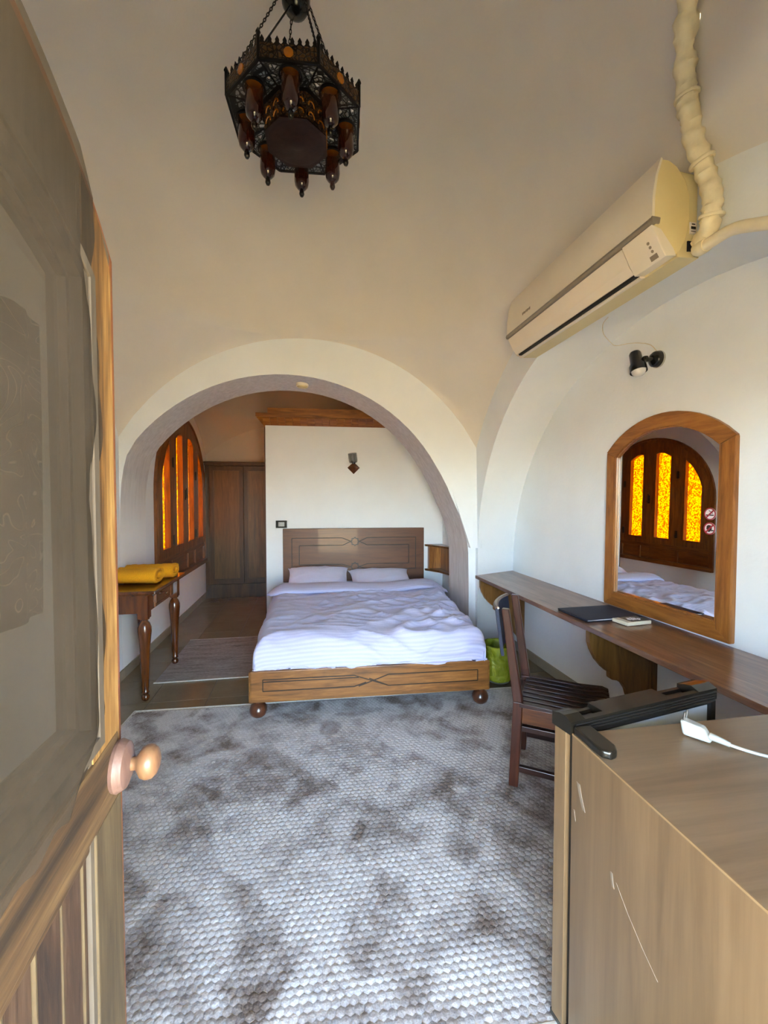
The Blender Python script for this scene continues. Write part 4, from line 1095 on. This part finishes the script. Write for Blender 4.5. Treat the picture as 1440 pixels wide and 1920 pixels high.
pend = MB().lathe([(0, -.172), (.009, -.170), (.0125, -.160), (.0115, -.150), (.007, -.144), (.018, -.140), (.032, -.124), (.037, -.10), (.036, -.07), (.035, -.04), (.038, -.01), (.040, .02), (.036, .03), (0, .03)], 20)
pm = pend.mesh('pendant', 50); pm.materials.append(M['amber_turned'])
tip = MB().lathe([(0, -.175), (.008, -.173), (.013, -.162), (.012, -.151), (.006, -.146), (0, -.145)], 14).mesh('pendant_tip', 60); tip.materials.append(M['black_gloss'])
ring_m = MB().lathe([(.043, .004), (.048, -.002), (.048, -.012), (.041, -.014)], 20, cap=False).mesh('socket_ring', 40); ring_m.materials.append(M['lamp_dark'])
for i in range(8):
    a = PI/4*i; px_, py_ = .222*math.cos(a), .222*math.sin(a)
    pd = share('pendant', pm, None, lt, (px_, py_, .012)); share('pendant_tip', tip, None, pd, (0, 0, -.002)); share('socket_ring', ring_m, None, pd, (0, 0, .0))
BZ = .545
MB().lathe([(0, -.066), (.025, -.061), (.048, -.044), (.062, -.018), (.064, .008), (.054, .036), (.032, .056), (.0, .064)], 22, (0, 0, BZ)).build('ball', M['black_gloss'], lt, smooth=60)
MB().tube([(0, 0, BZ+.05), (0, 0, 1.0)], .009, 10).build('rod', M['lamp_dark'], lt, smooth=60)
MB().lathe([(.0, .90), (.05, .95), (.06, 1.0), (0, 1.0)], 20).build('ceiling_rose', M['lamp_dark'], lt, smooth=40)
lk = MB().tube([(.0045*math.cos(q), 0, .0105*math.sin(q)) for q in [2*PI*k_/8 for k_ in range(9)]], .0022, 5, cap=False).mesh('link')
for i in range(0, 8, 2):
    a = Vector(oct_(RO-.01, band_h)[i]); b = Vector((.045*math.cos(PI/4*i+PI/8), .045*math.sin(PI/4*i+PI/8), BZ+.05)); d_ = b-a; n_ = int(d_.length/.0165); q0 = d_.to_track_quat('Z', 'Y')
    cm = MB()
    for j in range(n_):
        m3 = (q0.to_matrix() @ Matrix.Rotation(R(90*(j % 2)), 3, 'Z')); c0 = a+d_*((j+.5)/n_)
        o0 = len(cm.v); cm.v += [tuple(c0+m3 @ v.co) for v in lk.vertices]; cm.f += [tuple(o0+q for q in p.vertices) for p in lk.polygons]
    cm.build('chain', M['lamp_dark'], lt)
MB().tube([Vector(oct_(RO-.02, band_h)[5]), Vector((-.01, 0, BZ))], .0035, 6).build('flex', M['lamp_dark'], lt)

# ================================================================ FRIDGE
fr = thing('mini_fridge', 'wood-laminate mini fridge standing with its black-topped door ajar', 'fridge', (.665, .955, 0), (0, 0, R(-1.0)))
# local x to the right, local y away from the camera, front face at y = 0
FW_, FD, FH = .60, .56, .85
MB().box(.0, .016, -FD, 0, .035, FH-.0005).build('side_panel', M['lam_z'], fr)
MB().box(FW_-.016, FW_, -FD, 0, .035, FH-.0005).build('side_panel', M['lam_z'], fr)
MB().box(.001, FW_-.001, -FD, -.001, FH-.016, FH).build('top_panel', M['lam_x'], fr)
MB().box(-.0008, .002, -FD, 0, FH-.0035, FH+.0008).build('edge_banding', M['lam_edge'], fr)
MB().box(.016, FW_-.016, -FD, -FD+.02, .035, FH-.016).build('back_panel', M['lam_z'], fr)
MB().box(.016, FW_-.016, -FD+.02, -.03, .035, .06).box(.016, .03, -FD+.02, -.005, .06, FH-.016).box(FW_-.03, FW_-.016, -FD+.02, -.005, .06, FH-.016).box(.03, FW_-.03, -FD+.02, -.005, FH-.03, FH-.016).build('cabinet_liner', M['liner'], fr)
MB().box(.004, FW_-.004, -FD, -.002, 0, .035).build('base', M['black_plastic'], fr)
MB().prism([(.002, -.075), (.004, -.105), (.02, -.118), (.04, -.112), (.052, -.09), (.05, .0), (.002, .0)], 'z', FH, FH+.020).build('hinge_cover', M['black_plastic'], fr, bevel=.006, seg=3)
dr = bpy.data.objects.new('door', None); COL.objects.link(dr); dr.parent = fr; dr.location = (-.004, .006, 0); dr.rotation_euler = (0, 0, R(11)); dr.empty_display_size = .1
DW, DT = .565, .052
MB().box(0, DW, .012, DT, .05, FH-.006).build('door_slab', M['lam_z'], dr, bevel=.002)
MB().box(.03, DW-.025, .004, .014, .08, FH-.014).build('door_liner', M['liner'], dr, bevel=.004)
g = MB()
for (x0, x1, z0, z1) in ((.012, DW-.004, FH-.016, FH-.004), (.012, DW-.004, .055, .085), (.012, .034, .055, FH-.005), (DW-.03, DW-.004, .055, FH-.005)): g.box(x0, x1, -.006, .013, z0, z1)
g.build('gasket', M['gasket'], dr, bevel=.005)
for zz in (FH+.002, FH+.010, FH+.018): MB().tube([(.014, -.0045, zz), (DW-.006, -.0045, zz)], .003, 6).build('cap_rib', M['gasket'], dr)
cp = MB()
z0, z1 = FH-.006, FH+.028
def cap_seg(x0, x1, pocket):
    if not pocket: cp.box(x0, x1, -.004, DT+.010, z0, z1)
    else:
        cp.box(x0, x1, -.004, .012, z0, z1); cp.box(x0, x1, .012, DT-.002, z0, z0+.012); cp.box(x0, x1, DT-.002, DT+.010, z0, z1-.012)
for a, b, pk in ((0, .05, 0), (.05, .125, 1), (.125, .375, 0), (.375, .485, 1), (.485, DW, 0)): cap_seg(a, b, pk)
cp.build('top_cap', M['black_plastic'], dr, weld=1e-5)
MB().prism([(-.004, z1-.004), (-.004, z1), (.02, z1+.010), (.04, z1+.006), (DT+.01, z1-.002), (DT+.01, z1-.004)], 'x', .485, DW).build('cap_grip', M['black_plastic'], dr, bevel=.004)
MB().prism([(-.004, z1-.004), (-.004, z1), (.02, z1+.008), (.04, z1+.006), (DT+.01, z1-.002), (DT+.01, z1-.004)], 'x', .0, .05).build('cap_grip', M['black_plastic'], dr, bevel=.004)
MB().box(0, DW, .0, DT+.006, .035, .052).build('bottom_cap', M['black_plastic'], dr, bevel=.003)
# scuffs of peeled tape on the side
def scuff(pts, w):
    return MB().prism([(y-w, z) for y, z in pts]+[(y+w*random.uniform(.6, 1.4), z) for y, z in reversed(pts)], 'x', -.0009, .0002).build('peeled_tape', M['scuff'], fr)
scuff([(-.028, .74), (-.036, .715), (-.05, .685)], .006)
scuff([(-.012, .66), (-.018, .635)], .0016)
scuff([(-.15, .62), (-.152, .605), (-.156, .59)], .003)
scuff([(-.165, .61), (-.20, .575), (-.24, .545), (-.28, .52)], .0006)

# ---- plug and cable lying on the fridge
pg = thing('power_plug', 'white angled power plug with its cable on top of the fridge', 'plug', (.965, .88, FH+.001), (0, 0, R(-62)))
MB().loft([(-.030, -.021, .002), (.030, -.016, .002), (.030, .016, .002), (-.030, .021, .002)], [(-.038, -.016, .036), (.012, -.010, .032), (.012, .010, .032), (-.038, .016, .036)]).build('plug_body', M['white_plastic'], pg, bevel=.006, seg=3)
for s in (-1, 1): MB().tube([(-.030, s*.0095, .034), (-.028, s*.0095, .056)], .0024, 8).build('pin', M['chrome'], pg, smooth=60)
MB().tube([(.022, 0, .014), (.05, 0, .012), (.062, .0, .010)], [.009, .007, .0055], 10).build('strain_relief', M['white_plastic'], pg, smooth=50)
MB().tube(smooth_path([(.058, 0, .010), (.10, .012, .006), (.16, .035, .005), (.25, .085, .005), (.36, .17, .006)], 6), .004, 8).build('cable', M['white_plastic'], pg, smooth=60)

# ================================================================ ENTRY DOOR (opened into the room, seen from its weathered outer face)
DA = math.atan2(.786, -.053)
ed = struct(bpy.data.objects.new('door_1', None)); COL.objects.link(ed)
ed['label'] = 'weathered arched wooden door standing open, with mesh over its glass'
ed.location = (-.272, .026, 0); ed.rotation_euler = (0, 0, DA)
# local x runs to the free edge, local y < 0 faces the camera
DWD, SAG = .792, .15
def dtop(x, drop=0.0, c=.396): 
    rad = (.396**2+SAG**2)/(2*SAG); return 2.01-drop-(rad-math.sqrt(max(0, rad*rad-(x-c)**2)))
def strip(x0, x1, n=16): return [x0+(x1-x0)*i/n for i in range(n+1)]
# thin lip set back behind the face (rebate), showing as an orange rim
outer_ = [(0, .012)] + [(x, dtop(x)) for x in strip(0, DWD)] + [(DWD, .012)]
lipin = [(.028, .012)] + [(x, dtop(x, .028)) for x in strip(.028, DWD-.028)] + [(DWD-.028, .012)]
MB().prism(outer_+lipin[::-1], 'y', .004, .042).build('rebate_lip', M['door_lip'], ed, bevel=.003)
W1 = DWD-.026
GX0, GX1, GZ0 = .13, .648, 1.135
# free-side stile, hinge stile, arched top rail, lock rail
st = [(GX1+.0, .02)] + [(x, dtop(x, .024)) for x in strip(GX1, W1, 6)] + [(W1, .02)]
def rough_edge(mb, amp, keep=lambda v: True):
    for i, v in enumerate(mb.v):
        if keep(v): mb.v[i] = (v[0]+amp*noise.noise(Vector((v[2]*23, v[1]*40, 1))), v[1], v[2])
    return mb
zs_ = [.02+(dtop(W1, .024)-.02)*i/60 for i in range(61)]
st = [(GX1, .02), (GX1, dtop(GX1, .024))] + [(x, dtop(x, .024)) for x in strip(GX1, W1, 6)[1:]] + [(W1+.004*noise.noise(Vector((z*19, 1, 1)))-.003*max(0, noise.noise(Vector((z*7, 4, 1)))), z) for z in zs_[::-1][1:]]
MB().prism(st, 'y', 0, .04).build('lock_stile', M['door_grey'], ed, bevel=.002)
we = [(.658, .945)] + [(.658, dtop(.658, .03)), (.69, dtop(.69, .03)), (.722, dtop(.722, .03))] + [(W1-.002+.003*noise.noise(Vector((z*31, 1, 1))), z) for z in zs_[::-1][1:] if z > .945]
MB().prism(we, 'y', -.002, .004).build('worn_edge', M['door_z'], ed, bevel=.001)
MB().prism([(.024, .02), (.024, dtop(.024, .024))] + [(x, dtop(x, .024)) for x in strip(.024, GX0, 4)[1:]] + [(GX0, .02)], 'y', 0, .04).build('hinge_stile', M['door_z'], ed)
gi = [(x, dtop(x, .19)) for x in strip(GX0, GX1)]
tp = [(x, dtop(x, .024)) for x in strip(GX0, GX1)] + gi[::-1]
MB().prism(tp, 'y', .0005, .0395).build('top_rail', M['door_grey'], ed)
MB().box(GX0, GX1, .0003, .0397, .93, GZ0-.03).build('middle_rail', M['door_x'], ed, bevel=.003)
MB().box(GX0, GX1, .0003, .0397, .02, .16).build('bottom_rail', M['door_x'], ed)
MB().box(GX0, W1-.01, -.004, .004, .945, 1.055).build('lock_board', M['door_x'], ed, bevel=.004)
# glazing moulding
gl_out = [(GX0-.002, GZ0-.03)] + [(x, dtop(x, .19)+.004) for x in strip(GX0, GX1)] + [(GX1+.002, GZ0-.03)]
def mould(d0, d1, y0, y1, nm):
    a = [(GX0+d0, GZ0-.03+d0)] + [(x, dtop(x, .19+d0)) for x in strip(GX0+d0, GX1-d0)] + [(GX1-d0, GZ0-.03+d0)]
    b = [(GX0+d1, GZ0-.03+d1)] + [(x, dtop(x, .19+d1)) for x in strip(GX0+d1, GX1-d1)] + [(GX1-d1, GZ0-.03+d1)]
    return MB().holed(a, [b], 'y', y0, y1).build(nm, M['door_grey'], ed, bevel=.003)
mould(-.028, -.010, -.012, .006, 'outer_moulding'); mould(-.006, .014, -.010, .02, 'inner_moulding'); mould(.0, .022, .006, .03, 'glazing_bead')
pane_ = [(GX0+.004, GZ0-.02)] + [(x, dtop(x, .20)) for x in strip(GX0+.004, GX1-.004)] + [(GX1-.004, GZ0-.02)]
MB().prism(pane_, 'y', .017, .021).build('pane', M['pane'], ed)
# vertical boards below the lock rail
xs = [GX0, .20, .262, .322, .384, .446, .508, .569, .630, .694, .722]
for i in range(len(xs)-1):
    pale = i in (9,)
    MB().box(xs[i]+.0018, xs[i+1]-.0018, .004+.0012*(i % 3), .03, .16, .945).build('board', M['board_pale'] if pale else M['board'], ed, bevel=.0025)
    MB().box(xs[i+1]-.0013, xs[i+1]+.0013, .0028, .012, .16, .944).build('bead_strip', M['board_pale'], ed)
MB().box(GX1+.012, W1-.002, -.0035, .003, .02, .945).build('edge_board', M['board_pale'], ed, bevel=.002)
# dusty mesh stretched over the glass and stile, with torn edges
def film(u, v):
    zz = 1.06+(dtop(.6, .03)-1.06)*v
    xe = .694+.011*math.sin(zz*16+.6)+.006*math.sin(zz*41)+.004*noise.noise(Vector((zz*30, 1, 1)))
    if zz < 1.13: xe -= .075*((1.13-zz)/.07)**1.3
    xe = min(xe, .712)
    x = .06+(xe-.06)*u; zt = dtop(x, .030)
    z0_ = 1.052+.010*noise.noise(Vector((x*26, 2, 1)))
    z = z0_+(zt-z0_)*v
    return (x, -.0145+.003*noise.noise(Vector((x*6, z*6, 2)))+.010*max(0, u-.9)*10, z)
f_ = MB().grid(film, 60, 70).build('mesh_screen', M['film'], ed); f_.data.shade_smooth()
# embroidered net curtain on the room side
def lace(u, v):
    x = .09+.575*u; zt = 1.70+.006*noise.noise(Vector((x*40, 1, 3))); zb_ = 1.285
    return (x, .056+.007*math.sin(x*70)+.004*math.sin(x*33+v*2), zb_+(zt-zb_)*v)
l_ = MB().grid(lace, 120, 16).build('net_curtain', M['lace'], ed); l_.data.shade_smooth()
# turned wooden knob
kx, kz = .742, 1.0
mk = Matrix.Rotation(R(90), 3, 'X')
MB().lathe([(0, .0), (.040, .0), (.042, .006), (.036, .017), (.020, .023), (0, .024)], 30, (kx, -.004, kz), mk).build('knob_rose', M['pinkwood'], ed, smooth=40)
kn = MB().lathe([(.014, .014), (.0105, .022), (.0105, .030), (.016, .034), (.024, .039), (.0275, .047), (.0265, .056), (.020, .063), (.009, .067), (0, .0675)], 28, (kx, -.004, kz), mk).build('knob', M['knobwood'], ed, smooth=60)
for zz, h_ in ((1.155, .042), (1.095, .03)):
    MB().prism([(W1-.006, zz-h_/2), (DWD-.002, zz-h_/2+.006), (DWD+.001, zz), (DWD-.003, zz+h_/2), (W1+.002, zz+h_/2-.005), (W1-.009, zz+.004)], 'y', .012, .020).build('strike_plate', M['steel'], ed, bevel=.002)
